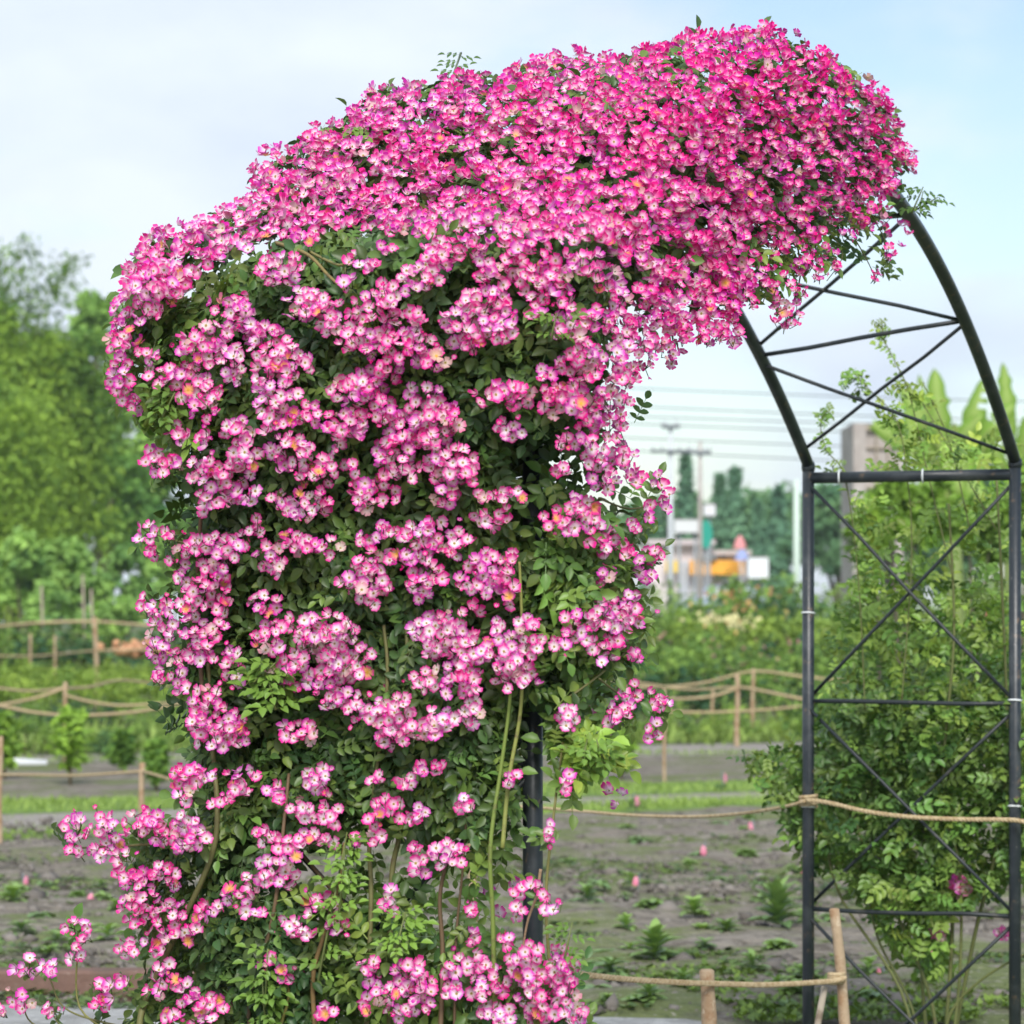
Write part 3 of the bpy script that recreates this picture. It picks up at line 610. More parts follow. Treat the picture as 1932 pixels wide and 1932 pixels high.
# canes: pixel polylines with a depth in front (-) or behind (+) the outside of the growth
GREEN, BROWN, OLIVE = (.16, .22, .045), (.13, .085, .045), (.14, .14, .05)
CANES = [([(935, 1980), (930, 1740), (925, 1600), (945, 1450), (962, 1320), (965, 1200)], -.005, .0055, GREEN), ([(948, 1600), (960, 1470), (982, 1340), (985, 1200), (980, 1060)], .0, .005, (.22, .24, .06)),
    ([(690, 1980), (700, 1700), (698, 1560), (730, 1300), (724, 1180)], .03, .006, OLIVE), ([(735, 1980), (738, 1670), (755, 1560), (770, 1330), (765, 1150)], .05, .007, OLIVE),
    ([(600, 1990), (590, 1850), (612, 1760), (640, 1660), (650, 1590)], 0, .006, (.2, .13, .05)), ([(480, 1980), (470, 1900), (500, 1790), (520, 1700), (535, 1560), (545, 1460)], -.01, .006, BROWN),
    ([(270, 1980), (265, 1920), (300, 1830), (390, 1640), (410, 1540), (400, 1400), (390, 1200)], .02, .008, OLIVE), ([(520, 1960), (545, 1880), (530, 1840), (505, 1790)], -.02, .004, (.22, .2, .05)),
    ([(830, 1980), (835, 1800), (830, 1690), (850, 1600)], .02, .006, BROWN), ([(857, 1980), (860, 1780), (872, 1650), (880, 1540)], .03, .0035, BROWN),
    ([(1020, 1640), (1012, 1690), (995, 1740), (985, 1800)], -.02, .0035, (.3, .2, .12)), ([(520, 458), (580, 480), (620, 520), (650, 547)], -.03, .0045, (.22, .17, .06)), ([(575, 470), (640, 500), (660, 480)], -.02, .0035, (.2, .18, .06)),
    ([(385, 1330), (372, 1150), (380, 960), (395, 860)], .02, .006, BROWN), ([(870, 100), (850, 160), (845, 220)], 0, .003, (.1, .13, .05)), ([(655, 450), (650, 540)], -.01, .003, OLIVE),
    ([(940, 1990), (700, 1760), (560, 1600)], .12, .007, BROWN), ([(1040, 1860), (1030, 1700), (1042, 1560), (1062, 1400)], .05, .004, (.2, .19, .06)), ([(1050, 1330), (1110, 1290), (1180, 1230), (1200, 1190)], .03, .003, OLIVE),
    ([(1130, 1280), (1170, 1310), (1230, 1340), (1240, 1390)], .02, .0025, OLIVE), ([(1130, 940), (1190, 960), (1250, 945)], .02, .0025, OLIVE), ([(1150, 1000), (1200, 1030), (1222, 1080)], .02, .0025, OLIVE),
    ([(390, 1030), (330, 1020), (270, 1000)], .03, .0025, OLIVE), ([(380, 1170), (310, 1170), (282, 1130)], .03, .0025, OLIVE), ([(400, 860), (340, 880), (290, 880)], .03, .0025, OLIVE), ([(400, 1560), (300, 1590), (150, 1600)], .02, .004, OLIVE),
    ([(330, 1950), (200, 1930), (120, 1900), (90, 1840), (56, 1830)], .02, .0025, OLIVE), ([(240, 1960), (150, 1900), (150, 1760)], .02, .003, (.2, .2, .06)), ([(150, 1970), (60, 1930), (44, 1885)], .02, .0025, OLIVE), ([(150, 1960), (110, 1930), (97, 1904)], .02, .002, OLIVE),
    ([(1640, 400), (1668, 450), (1676, 500)], .03, .002, OLIVE), ([(1600, 430), (1630, 480), (1650, 520)], .03, .002, OLIVE), ([(1560, 430), (1590, 480), (1560, 530)], .03, .0018, OLIVE), ([(1500, 440), (1510, 520), (1485, 600)], .03, .0025, OLIVE), ([(1430, 450), (1450, 520), (1440, 570)], .03, .002, OLIVE),
    ([(1230, 600), (1224, 680)], .02, .002, OLIVE), ([(1262, 625), (1272, 680)], .02, .002, OLIVE), ([(1720, 400), (1735, 385), (1742, 360)], .0, .002, (.12, .17, .06))]
for pts, dz, rad, col in CANES:
    uv = np.array(pts, float); Y = env_depth(uv) + dz
    Y[uv[:, 0] > 1700] = 8.9
    p = [Vector(q) for q in unproj(uv, Y)]
    # smooth
    sm = []
    for i in range(len(p)-1):
        a, b, c, d = p[max(i-1, 0)], p[i], p[i+1], p[min(i+2, len(p)-1)]
        for f in np.linspace(0, 1, 6, endpoint=False): sm.append(.5*((2*b)+(c-a)*f+(2*a-5*b+4*c-d)*f*f+(3*b-a-3*c+d)*f**3))
    sm.append(p[-1])
    if p[0].z < .75:   # run down to the ground
        foot = p[0].copy(); foot.z = -.03; foot.x += .05*(foot.x < 0); sm = [foot, (foot+p[0])/2] + sm
    mb = MB(); mb.tube([q-Vector(RO) for q in sm], list(np.linspace(rad, rad*.6, len(sm))), 7, col); mb.build('cane', M['cane'], rose)
# pale young shoot tips and leafy sprigs standing clear of the mass
def sprig(mb, base, tip, n, hue, size, origin, stem=None, col=(.16, .2, .06)):
    b, t_ = Vector(base), Vector(tip); ax = (t_-b)
    for i in range(n):
        f = (i+.5)/n; p = b+ax*f; a = i*2.4 + random.uniform(-.4, .4)
        side = Vector((math.cos(a), -abs(math.sin(a))*.5, .45)).normalized()
        nn = Vector((random.uniform(-.4, .4), -.5, .8)).normalized(); x = (side - nn*side.dot(nn)).normalized(); y = nn.cross(x)
        h = min(1.1, max(0, hue+random.uniform(-.12, .12))); c = np.array((.035, .085, .025))*(1-h)+np.array((.19, .33, .055))*h
        mb.inst(LEAF5, np.array([[list(x), list(y), list(nn)]])*size*random.uniform(.7, 1.15), np.array([list(p)])-origin, c[None, :])
    mb.tube([b-Vector(origin), (b+t_)/2-Vector(origin), t_-Vector(origin)], [.003, .0025, .0015], 5, col)
yng = MB()
for (u0, v0), (u1, v1), n, hue, sz in [((600, 1850), (655, 1570), 14, .75, .8), ((640, 1720), (652, 1585), 12, 1.0, .8), ((745, 1800), (765, 1720), 14, 1.05, .75), ((500, 1900), (505, 1790), 10, .8, .8), ((520, 1340), (500, 1255), 14, .85, 1.0), ((480, 1290), (520, 1250), 8, .9, .9),
        ((1140, 1440), (1125, 1395), 9, .85, .75), ((1100, 1430), (1108, 1395), 5, .9, .75), ((850, 170), (868, 100), 10, .3, .8), ((1720, 402), (1742, 352), 7, .35, .8), ((1725, 398), (1770, 372), 6, .4, .7), ((300, 800), (330, 740), 10, .6, .9), ((660, 270), (690, 240), 8, .8, .7), ((1060, 1830), (1080, 1740), 8, .6, .6), ((1040, 640), (1050, 590), 8, .7, .7), ((500, 1932), (495, 1850), 10, .7, .9)]:
    uv = np.array([(u0, v0), (u1, v1)], float); Y = env_depth(uv)-.06
    if u0 > 1700: Y[:] = 8.9
    q = unproj(uv, Y); sprig(yng, q[0], q[1], n, hue, sz, RO)
tag(yng.build('young_shoots', M['leaf'], rose), kind='stuff')

# ------------------------------------------------------------------ the green rose on the far panel
def panel_depth(u): k = (u-966)/FP; return (SA*FX + CA*FY)/(CA + SA*k)
frose = tag(empty('climbing_rose', AP(WP*.55, -.1, 0)), 'leafy green climbing rose with hardly any blooms, filling the far right panel of the arch', 'rose')
FO = np.array(frose.location); ff = MB()
FF = [([(1540, 1350), (1600, 1320), (1932, 1300), (1990, 1500), (1960, 1640), (1860, 1690), (1740, 1740), (1660, 1700), (1560, 1630), (1540, 1540)], 2100, .32),
      ([(1660, 1050), (1760, 960), (1932, 880), (1990, 900), (1980, 1330), (1560, 1350), (1580, 1260), (1640, 1180)], 320, .4), ([(1560, 1180), (1680, 1050), (1930, 1150), (1930, 1330), (1560, 1340)], 270, .45),
      ([(1390, 1430), (1440, 1420), (1520, 1400), (1540, 1560), (1500, 1590), (1460, 1510)], 170, .4), ([(1480, 1540), (1540, 1540), (1560, 1640), (1520, 1640)], 60, .35),
      ([(1600, 1660), (1780, 1690), (1800, 1800), (1760, 1850), (1690, 1790)], 210, .5), ([(1820, 1640), (1880, 1660), (1860, 1690)], 30, .2), ([(1610, 920), (1690, 930), (1660, 1100), (1610, 1200)], 60, .6), ([(1690, 790), (1900, 830), (1900, 900), (1640, 890)], 60, .55)]
for poly, n, hue in FF:
    uv = sample_poly(poly, n); Y = panel_depth(uv[:, 0]) + rng.uniform(.0, .55, n) + np.where(uv[:, 1] < 1330, .15, 0)
    p = unproj(uv, Y); keep = nz3(p, 9, 41) > -.75; p = p[keep]; uv = uv[keep]
    lump = nz3(p, 4.0, 42)
    leaves(ff, p, np.array([-.1, -.5, .65])+rng.normal(0, .55, p.shape), hue + .08 + .28*lump, 1.12, FO, (.045, .115, .03), (.29, .46, .08))
tag(ff.build('foliage', M['leaf'], frose), kind='stuff')
def fcane(uvs, dY, rad, col=(.13, .15, .05)):
    uv = np.array(uvs, float); p = [Vector(q)-Vector(FO) for q in unproj(uv, panel_depth(uv[:, 0])+dY)]; sm = []
    for i in range(len(p)-1):
        a, b, c, d = p[max(i-1, 0)], p[i], p[i+1], p[min(i+2, len(p)-1)]
        for f in np.linspace(0, 1, 6, endpoint=False): sm.append(.5*((2*b)+(c-a)*f+(2*a-5*b+4*c-d)*f*f+(3*b-a-3*c+d)*f**3))
    sm.append(p[-1]); mb = MB(); mb.tube(sm, list(np.linspace(rad, rad*.55, len(sm))), 6, col); mb.build('cane', M['cane'], frose)
for q, dY, r in [([(1745, 2060), (1700, 1870), (1590, 1700), (1560, 1600)], .1, .007), ([(1765, 2060), (1760, 1900), (1690, 1720), (1630, 1600), (1600, 1480)], .12, .008), ([(1775, 2060), (1795, 1800), (1795, 1650), (1780, 1450), (1800, 1200), (1790, 950)], .15, .008),
        ([(1785, 2060), (1810, 1850), (1812, 1650), (1790, 1560)], .1, .007), ([(1770, 2060), (1790, 1920), (1850, 1850), (1932, 1800)], .1, .007), ([(1760, 2060), (1740, 1850), (1745, 1700), (1740, 1500)], .2, .008), ([(1755, 2060), (1720, 1900), (1660, 1780), (1640, 1700)], .15, .006),
        ([(1780, 2060), (1840, 1760), (1880, 1600), (1900, 1400), (1890, 1100), (1880, 900)], .2, .008)]: fcane(q, dY, r)
SH = [([(1632, 1340), (1620, 1100), (1595, 905), (1560, 850), (1548, 800), (1562, 775)], .03), ([(1700, 1340), (1720, 1050), (1710, 885), (1690, 790), (1640, 735), (1612, 705)], .05), ([(1800, 1100), (1745, 870), (1715, 740), (1690, 685), (1668, 640), (1664, 605)], .08),
      ([(1880, 1000), (1800, 860), (1740, 760), (1725, 740)], .1), ([(1830, 1000), (1790, 830), (1740, 720)], .12)]
shoots = MB()
for q, dY in SH:
    fcane(q, dY, .0028)
    for i in range(1, len(q)):
        for f in (.3, .6, .95):
            if q[i][1] > 880 and random.random() < .3: continue
            u, v = q[i-1][0]*(1-f)+q[i][0]*f + random.uniform(-7, 7), q[i-1][1]*(1-f)+q[i][1]*f
            p = unproj(np.array([(u, v)]), panel_depth(np.array([u]))+dY)
            leaves(shoots, p, np.array([[random.uniform(-.5, .5), -.6, .6]]), .55, .8, FO)
for u, v, k, s_ in ((1562, 780, 4, .7), (1612, 712, 6, .8), (1618, 735, 5, .8), (1690, 740, 5, .8), (1730, 750, 4, .8), (1700, 780, 4, .8), (1665, 625, 4, .6), (1700, 815, 6, .9), (1580, 880, 4, .8), (1675, 790, 5, .9), (1740, 830, 5, .9), (1800, 860, 4, .9)):
    uv = np.array([u, v]) + rng.normal(0, 9, (k, 2)); leaves(shoots, unproj(uv, panel_depth(uv[:, 0])+.08), np.array([-.1, -.5, .65])+rng.normal(0, .6, (k, 3)), .6, s_, FO)
tag(shoots.build('young_shoots', M['leaf'], frose), kind='stuff')

# ------------------------------------------------------------------ stakes, ropes and tags
def stake(label, u, vt, Y, wpx, lean=0.0, m='stake', group=None, vb=None):
    top = P(u, vt, Y); r = wpx/FP*Y/2; L_ = top.z + .12
    o = MB(); n = 9; pts = []; rad = []
    for i in range(n+1):
        f = i/n; pts.append(Vector((lean*L_*(f-1) + .006*math.sin(f*7+u)*r*40, .004*math.sin(f*9+u), f*L_-.12))); rad.append(r*(1.12-.14*f)*(1+.06*math.sin(f*23+u)))
    pts.append(pts[-1]+Vector((0, 0, r*.25))); rad.append(rad[-1]*.72)
    o.tube(pts, rad, 12); ob = o.build('wooden_stake', M[m]); ob.location = (top.x, Y, 0)
    return tag(ob, label, 'stake', group)
stake('thick peeled foreground stake crossed by the twisted rope, left of the far panel', 1335, 1832, 9.75, 28)
stake('tall thin leaning peeled stake with a knotted rope, in front of the far arch panel', 1573, 1716, 10.25, 20, -.10)
st = MB(); a, b = P(1556, 1862, 10.22), P(1500, 2010, 10.1); b.z = min(b.z, -.02); st.tube([a, (a+b)/2+Vector((.006, 0, 0)), b], [.011, .012, .013], 10)
tag(recentre(st.build('prop_stick', M['greystick']), (b.x, b.y, 0)), 'short grey weathered prop stick slanting down from the knotted rope', 'stick')
for u, vt, Y, wpx, lab in [(269, 1440, 19.8, 11, 'peeled wooden stake with a rope at its top, left of the pink rose'), (1, 1390, 21.5, 9, 'peeled stake cut by the left edge of the picture, holding the end of a rope'),
        (124, 1288, 33, 8, 'thin stake in the left field where several slack ropes meet'), (180, 1166, 50, 9, 'tall pale stake far back in the left field beside the orange soil'), (104, 1200, 56, 5, 'short thin stake far back in the left field, right of its near twin'),
        (57, 1196, 58, 5, 'short thin stake far back in the left field, nearest to the picture edge'), (1391, 1274, 37, 9, 'pale stake in the right field with ropes tied at its top'),
        (1421, 1262, 39.5, 7, 'thin stake close behind the pale roped stake near the far steel post'), (1253, 1300, 29.5, 6, 'slim stake in the field beside the small pink blooms right of the rose'), (1345, 1300, 42, 6, 'faint stake among the dark shrubs left of the pale roped stake')]:
    stake(lab, u, vt, Y, wpx, random.uniform(-.02, .02))
def rope(label, pts, rad, twist=False, group=None):
    """pts: (u, v, depth)"""
    p = [P(*q) for q in pts]; sm = []
    for i in range(len(p)-1):
        a, b, c, d = p[max(i-1, 0)], p[i], p[i+1], p[min(i+2, len(p)-1)]
        k = 60 if twist else 10
        for f in np.linspace(0, 1, k, endpoint=False): sm.append(.5*((2*b)+(c-a)*f+(2*a-5*b+4*c-d)*f*f+(3*b-a-3*c+d)*f**3))
    sm.append(p[-1]); mb = MB(); c = sm[len(sm)//2].copy()
    if twist:
        acc = 0
        S_ = [[], [], []]
        for i, q in enumerate(sm):
            if i: acc += (sm[i]-sm[i-1]).length
            for j in range(3):
                a = acc*2*math.pi/.045 + j*2*math.pi/3; S_[j].append(q-c+Vector((0, math.cos(a), math.sin(a)))*rad*.5)
        for j in range(3): mb.tube(S_[j], rad*.56, 6)
    else: mb.tube([q-c for q in sm], rad, 7)
    o = mb.build('rope', M['rope']); o.location = c; return tag(o, label, 'rope', group)
def coil(mb, c, r, turns, rad, dz):
    n = 16*turns; mb.tube([Vector((c[0]+r*math.cos(i*math.pi/8), c[1]+r*math.sin(i*math.pi/8), c[2]+dz*i/n)) for i in range(n+1)], rad, 6)
rope('thick twisted jute rope in the foreground running between the two peeled stakes', [(1596, 1846, 10.2), (1560, 1852, 10.18), (1450, 1858, 9.95), (1352, 1856, 9.72), (1290, 1854, 9.6), (1190, 1848, 9.45), (1095, 1838, 9.3), (1040, 1830, 9.2)], .0095, True)
kn = MB(); q = P(1578, 1856, 10.25); coil(kn, q, .024, 4, .008, .035); kc = q.copy(); tag(recentre(kn.build('rope_knot', M['rope']), kc), 'coil of jute rope knotted round the tall leaning stake', 'rope')
stake('wooden stake behind the lowest pink blooms, holding the end of the twisted rope', 1036, 1815, 9.22, 22)
f1 = [(1521, 1510, 10.98), (1560, 1514, 10.95), (1640, 1532, 10.9), (1725, 1542, 10.84), (1820, 1546, 10.76), (1905, 1547, 10.69), (1945, 1552, 10.66), (2040, 1560, 10.6)]
rope('jute rope sagging across the far arch panel from steel post to steel post', f1, .0085, True)
rope('jute rope sagging left from the far steel post towards the pink rose', [(1519, 1512, 10.98), (1470, 1524, 11.1), (1390, 1536, 11.4), (1300, 1541, 11.7), (1190, 1538, 12.0), (1090, 1530, 12.3), (980, 1522, 12.6), (890, 1524, 12.8)], .0065)
kn = MB(); q = AP(0, 0, HC-(1512-VH)/FP*11.0); coil(kn, q-Vector((0, 0, .02)), .029, 3, .0075, .04); tag(recentre(kn.build('rope_knot', M['rope']), q), 'rope wound round the left post of the far arch panel', 'rope')
stake('stake hidden behind the pink rose foliage that takes the far rope', 890, 1512, 12.8, 18)
BR = [([(-40, 1462, 21.5), (60, 1462, 21), (146, 1463, 20.4), (269, 1455, 19.8)], .009, 'slack rope across the near left soil between two peeled stakes'), ([(269, 1455, 19.8), (300, 1464, 19.3), (340, 1474, 18.8), (420, 1480, 18.2)], .009, 'rope dropping from the roped left stake behind the pink rose'),
      ([(-60, 1335, 33.5), (0, 1330, 33.3), (70, 1316, 33), (124, 1297, 33)], .017, 'rope rising from the left picture edge to the thin stake in the field'), ([(-60, 1325, 33), (0, 1332, 32), (70, 1345, 31.5), (146, 1350, 31), (250, 1344, 30.5), (352, 1326, 30), (420, 1312, 29.5)], .017, 'lowest of the slack ropes in the left field, a long shallow curve'),
      ([(124, 1312, 33), (170, 1324, 32.6), (225, 1331, 32.3), (300, 1328, 32), (352, 1320, 31.5), (430, 1305, 31)], .015, 'rope sagging right from the thin field stake, just above the lowest rope'), ([(124, 1299, 33), (170, 1296, 34), (224, 1284, 36), (290, 1290, 37), (345, 1299, 38), (420, 1300, 38)], .017, 'rope peaking between the thin field stake and the pink rose'),
      ([(-60, 1296, 36), (0, 1299, 35), (60, 1304, 34), (124, 1298, 33)], .015, 'faint upper rope in the left field ending at the thin stake'), ([(-60, 1188, 52), (0, 1182, 51), (80, 1175, 50), (180, 1173, 50), (280, 1180, 49), (380, 1183, 49)], .024, 'highest rope far back in the left field'), ([(-60, 1236, 56), (60, 1238, 54), (180, 1228, 50), (300, 1226, 50)], .017, 'faint rope low over the soil strip far back on the left'),
      ([(1120, 1280, 40), (1212, 1290, 39), (1299, 1301, 38), (1391, 1297, 37), (1440, 1304, 36.5), (1510, 1318, 36), (1600, 1330, 36)], .018, 'rope dipping past the pale roped stake towards the far steel post'), ([(1180, 1296, 40), (1262, 1296, 40), (1336, 1287, 39.8), (1421, 1267, 39.5), (1510, 1276, 39), (1600, 1286, 39)], .018, 'upper rope in the right field, peaking at the thin stake'),
      ([(1240, 1318, 36.5), (1300, 1318, 36.8), (1350, 1312, 36.9), (1391, 1298, 37)], .016, 'short rope sagging left from the pale roped stake'), ([(1240, 1342, 35), (1330, 1344, 35), (1430, 1340, 35), (1540, 1330, 35)], .014, 'faint lowest rope across the right field')]
for pts, r, lab in BR: rope(lab, pts, r)
# pink tags on wire stems, over the bare soil
TAGS = [(48, 1664, 'leftmost of two on the soil left of the rose'), (165, 1696, 'right one of two left of the rose'), (1195, 1664, 'brightest one, on the soil just right of the rose'), (1327, 1606, 'halfway between rose and far steel post'), (1418, 1562, 'just below the rope left of the far steel post'),
        (1205, 1512, 'pale one near the grass verge right of the rose'), (1370, 1470, 'small one beyond the grass verge'), (1514, 1640, 'half hidden by the far steel post'), (1660, 1838, 'low down behind the crossed rods of the far panel'), (1757, 1800, 'small one among the rose stems in the far panel')]
TAGAT = []
for u, v, lab in TAGS:
    Y = GY(v+26); t = empty('plant_tag', G(u, v+26)); z = .26/FP*Y*0 + (26)/FP*Y
    w_, h_ = 6.5/FP*Y, 19/FP*Y; mb = MB(); V = []
    for k, (f, r_) in enumerate(((0, .45), (.08, .85), (.3, 1), (.6, .9), (.85, .6), (1, .25))): V += [(w_*r_*math.cos(a), .22*w_*r_*math.sin(a), z-h_*.4+f*h_) for a in np.linspace(0, 6.283, 11)[:-1]]
    mb.add(V, [(k*10+q, k*10+(q+1) % 10, (k+1)*10+(q+1) % 10, (k+1)*10+q) for k in range(5) for q in range(10)]+[tuple(range(9, -1, -1)), tuple(range(50, 60))])
    mb.build('pouch', M['tag'], t); mb = MB(); mb.tube([(0, .03, -.02), (.012, .03, z*.6), (0, .03, z+h_*.85)], .005, 6); mb.build('stem', M['wire'], t)
    TAGAT.append((u, v, Y)); t.rotation_euler = (random.uniform(-.15, .15), random.uniform(-.25, .25), random.uniform(-1.2, 1.2)); tag(t, 'pink tag on a thin stem, '+lab, 'plant tag', 'pink tags over the bare soil')
for u, v, s_, lab in [(1812, 1672, .034, 'larger, right of centre in the far panel'), (1620+0, 1830-10, .0, ''), (1768, 1757, .026, 'small, low among the stems'), (1892, 1760, .022, 'beside the right post')]:
    if s_ == 0: continue
    mb = MB(); c = np.array(P(u, v, float(panel_depth(np.array([u]))[0])+.12)); k = 14
    add_flowers(mb, rng.normal(0, s_*.35, (k, 3)), np.array([0, -.7, .3])+rng.normal(0, .5, (k, 3)), np.full(k, s_*.8), np.full(k, .15)); o = mb.build('rose_bloom', M['petal'], frose); o.location = c-FO

# ------------------------------------------------------------------ plants on the soil
def rosette(n, L_, up, hue, seed, wide=.34, name='crown'):
    mb = MB(); r = np.random.default_rng(seed); T = tmpl(*leaflet(1, wide, .2, .35))
    for i in range(n):
        a = i*2.4+r.uniform(-.3, .3); f = i/n; el = up*(.35+.9*f)+r.uniform(-.1, .1); l = L_*(1-.35*f)*r.uniform(.8, 1.2)
        x = np.array([math.cos(a)*math.cos(el), math.sin(a)*math.cos(el), math.sin(el)]); y = np.array([-math.sin(a), math.cos(a), 0]); z = np.cross(x, y)
        h = min(1, max(0, hue+.4*f-.2+r.uniform(-.1, .1))); c = np.array((.11, .20, .09))*(1-h)+np.array((.30, .46, .12))*h
        mb.inst(T, np.array([[x, y, z]])*l, np.array([[0, 0, .02+L_*up*f*.9]]), c[None, :])
    return mb
W = [(1468, 1755, 26, .21, .9, .42, 'tall leafy weed with a pale top, on the soil left of the far steel post'), (1182, 1762, 14, .10, .7, .95, 'bright yellow green weed on the soil right of the rose'), (1236, 1818, 22, .17, .8, .6, 'deep green leafy weed on the soil right of the rose'),
     (1108, 1712, 16, .15, .6, .35, 'spreading grey green weed close to the pink rose'), (1372, 1775, 18, .13, .6, .35, 'flat grey green weed between the deep green and the tall weeds'), (1180, 1572+130, 9, .07, .5, .35, 'small dull weed above the bright yellow green weed'),
     (1190, 1535, 10, .12, .8, .5, 'small weed at the verge edge right of the rose'), (1330, 1800, 12, .10, .5, .3, 'low dark weed left of the tall leafy weed'), (1150, 1850, 14, .15, .5, .3, 'broad dark weed behind the twisted rope'), (1290, 1870, 16, .11, .6, .6, 'weed clump below the twisted rope'),
     (40, 1770, 12, .12, .5, .45, 'weed clump on the soil near the left picture edge'), (110, 1790, 12, .12, .5, .5, 'weed clump on the soil behind the kerb'), (1640, 1590, 12, .14, .7, .3, 'grey green weed seen through the far panel'), (1770, 1735, 8, .09, .4, .15, 'bluish broad leaf seen low through the far panel'), (1740, 1790, 6, .09, .3, .15, 'round bluish leaf low among the rose stems'),
     (1420, 1840, 14, .12, .6, .5, 'weed left of the foot of the far steel post'), (1225, 1900, 14, .12, .6, .5, 'weed at the path edge under the twisted rope')]
for i, (u, v, n, L_, up, hue, lab) in enumerate(W):
    p = G(u, v, .04); o = rosette(int(n*1.5), L_*.8, up*1.15, hue, 100+i, .5 if i % 3 else .42).build('weed', M['leaf']); o.location = (p.x, p.y, .04); tag(o, lab, 'weed')
wp = []
for i in range(6):
    o = rosette(9 + 3*i, .10, (.25, .45, .7)[i % 3], (.35, .6, .8)[i % 3], 700+i, (.6, .7, .55)[i % 3]).build('weed', M['leaf']); wp.append(o)
for i in range(60):
    o = wp[i] if i < 6 else wp[int(rng.integers(0, 6))].copy()
    if i >= 6: COL.objects.link(o)
    u, v = (rng.uniform(1050, 1540), rng.uniform(1545, 1900)) if i % 3 else (rng.uniform(-20, 250), rng.uniform(1610, 1810))
    if i % 7 == 0: u = rng.uniform(1540, 1940)
    q = G(u, v, .05); o.location = (q.x, q.y, .04); k_ = float(rng.uniform(.35, 1.15)); o.scale = (k_, k_, k_*float(rng.uniform(.6, 1.2))); o.rotation_euler = (0, 0, float(rng.uniform(0, 6)))
    side = 'left of the pink rose' if u < 400 else ('seen through the far panel' if u > 1530 else 'between the rose and the far panel')
    tag(o, 'one of the small weeds scattered over the soil '+side, 'weed', 'small weeds '+side)
for i, (u, v, Y) in enumerate(TAGAT):
    o = wp[i % 6].copy(); COL.objects.link(o); q = G(u+3, v+27, .05); o.location = (q.x, Y+.05, .04); o.scale = (.8, .8, .9); o.rotation_euler = (0, 0, i*1.3); tag(o, 'small green seedling growing at the foot of a pink tag', 'seedling', 'seedlings under the pink tags'); o.name = 'seedling'
# ground cover nobody could count
gc = MB()
def cover(n, f_uv, L_, hue, lo=(.05, .10, .03), hi=(.24, .36, .06), dens=None, z0=.05, up=.5):
    uv = f_uv(n); p = np.array([G(*q) for q in uv]); p[:, 2] = z0
    if dens is not None: p = p[dens(p)]
    m = len(p); k = 5
    pp = np.repeat(p, k, 0) + rng.normal(0, .02, (m*k, 3))*np.array([1, 1, 0]); m2 = len(pp); a = rng.uniform(0, 6.28, m2); el = rng.uniform(.1, up, m2)
    x = np.stack([np.cos(a)*np.cos(el), np.sin(a)*np.cos(el), np.sin(el)], 1); y = np.stack([-np.sin(a), np.cos(a), 0*a], 1); z = np.cross(x, y)
    l = L_*rng.uniform(.6, 1.4, m2)*np.repeat(rng.uniform(.6, 1.5, m), k)
    h = np.clip(hue+np.repeat(rng.normal(0, .2, m), k)+rng.normal(0, .08, m2), 0, 1)[:, None]; c = np.array(lo)*(1-h)+np.array(hi)*h
    gc.inst(QUAD, np.stack([x, y, z], 1)*l[:, None, None], pp, c)
cover(7500, lambda n: np.stack([rng.uniform(-40, 1980, n), rng.uniform(1590, 1930, n)], 1), .035, .35, dens=lambda p: nz3(p, 2.2, 51) > .05, z0=.06)
cover(900, lambda n: np.stack([rng.uniform(1390, 2000, n), 1862+90*rng.random(n)**.6], 1), .03, .6, z0=.05, up=1.1, dens=lambda p: nz3(p, 3.5, 53) > -.25)
cover(420, lambda n: np.stack([rng.uniform(1080, 1420, n), rng.uniform(1850, 1920, n)], 1), .028, .55, dens=lambda p: nz3(p, 3, 52) > .1, z0=.06, up=.9)
tag(gc.build('ground_cover', M['leaf']), kind='stuff')
# clods and pebbles on the tilled soil
cl = MB(); icov = [(0, 0, 1), (.9, 0, .3), (.28, .85, .35), (-.72, .5, .3), (-.72, -.5, .25), (.28, -.85, .3), (0, 0, -.6)]; T = tmpl(icov, [(0, 1, 2), (0, 2, 3), (0, 3, 4), (0, 4, 5), (0, 5, 1), (6, 2, 1), (6, 3, 2), (6, 4, 3), (6, 5, 4), (6, 1, 5)])
n = 9000; uv = np.stack([rng.uniform(-60, 2000, n), 1560+370*rng.random(n)**1.3], 1); p = np.array([G(*q) for q in uv]); p[:, 2] = .045
s_ = rng.lognormal(-4.1, .55, n); c = np.array([.155, .14, .125])[None]*rng.uniform(.7, 1.5, (n, 1)); fr = rot_frames(np.array([0, 0, 1.])+rng.normal(0, .4, (n, 3)), rng.uniform(0, 6.28, n))*s_[:, None, None]; fr[:, 2] *= .7
cl.inst(T, fr, p, c); tag(cl.build('soil_clods', mat('clod', rough=.95, spec=.1, attr=True)), kind='stuff')
# grass along the verges
gr = MB()
def blades(n, b0, b1, h, hue, u0=-200, u1=2100):
    u = rng.uniform(u0, u1, n); f = rng.random(n); v = (b0[0]+(b0[1]-b0[0])*u/1300)*(1-f) + (b1[0]+(b1[1]-b1[0])*u/1300)*f
    p = np.array([G(*q) for q in zip(u, v)]); p[:, 2] = .01; a = rng.uniform(0, 6.28, n); el = rng.uniform(.7, 1.5, n)
    x = np.stack([np.cos(a)*np.cos(el), np.sin(a)*np.cos(el), np.sin(el)], 1); y = np.stack([-np.sin(a), np.cos(a), 0*a], 1); z = np.cross(x, y)
    l = h*rng.uniform(.5, 1.4, n)*(1+.5*nz3(p, 1.2, 55)); l = np.maximum(l, .02); hh = np.clip(hue+rng.normal(0, .15, n), 0, 1)[:, None]; c = np.array((.10, .17, .05))*(1-hh)+np.array((.33, .46, .11))*hh
    fr = np.stack([x*l[:, None], y*l[:, None]*.3, z*l[:, None]], 1); gr.inst(QUAD, fr, p, c)
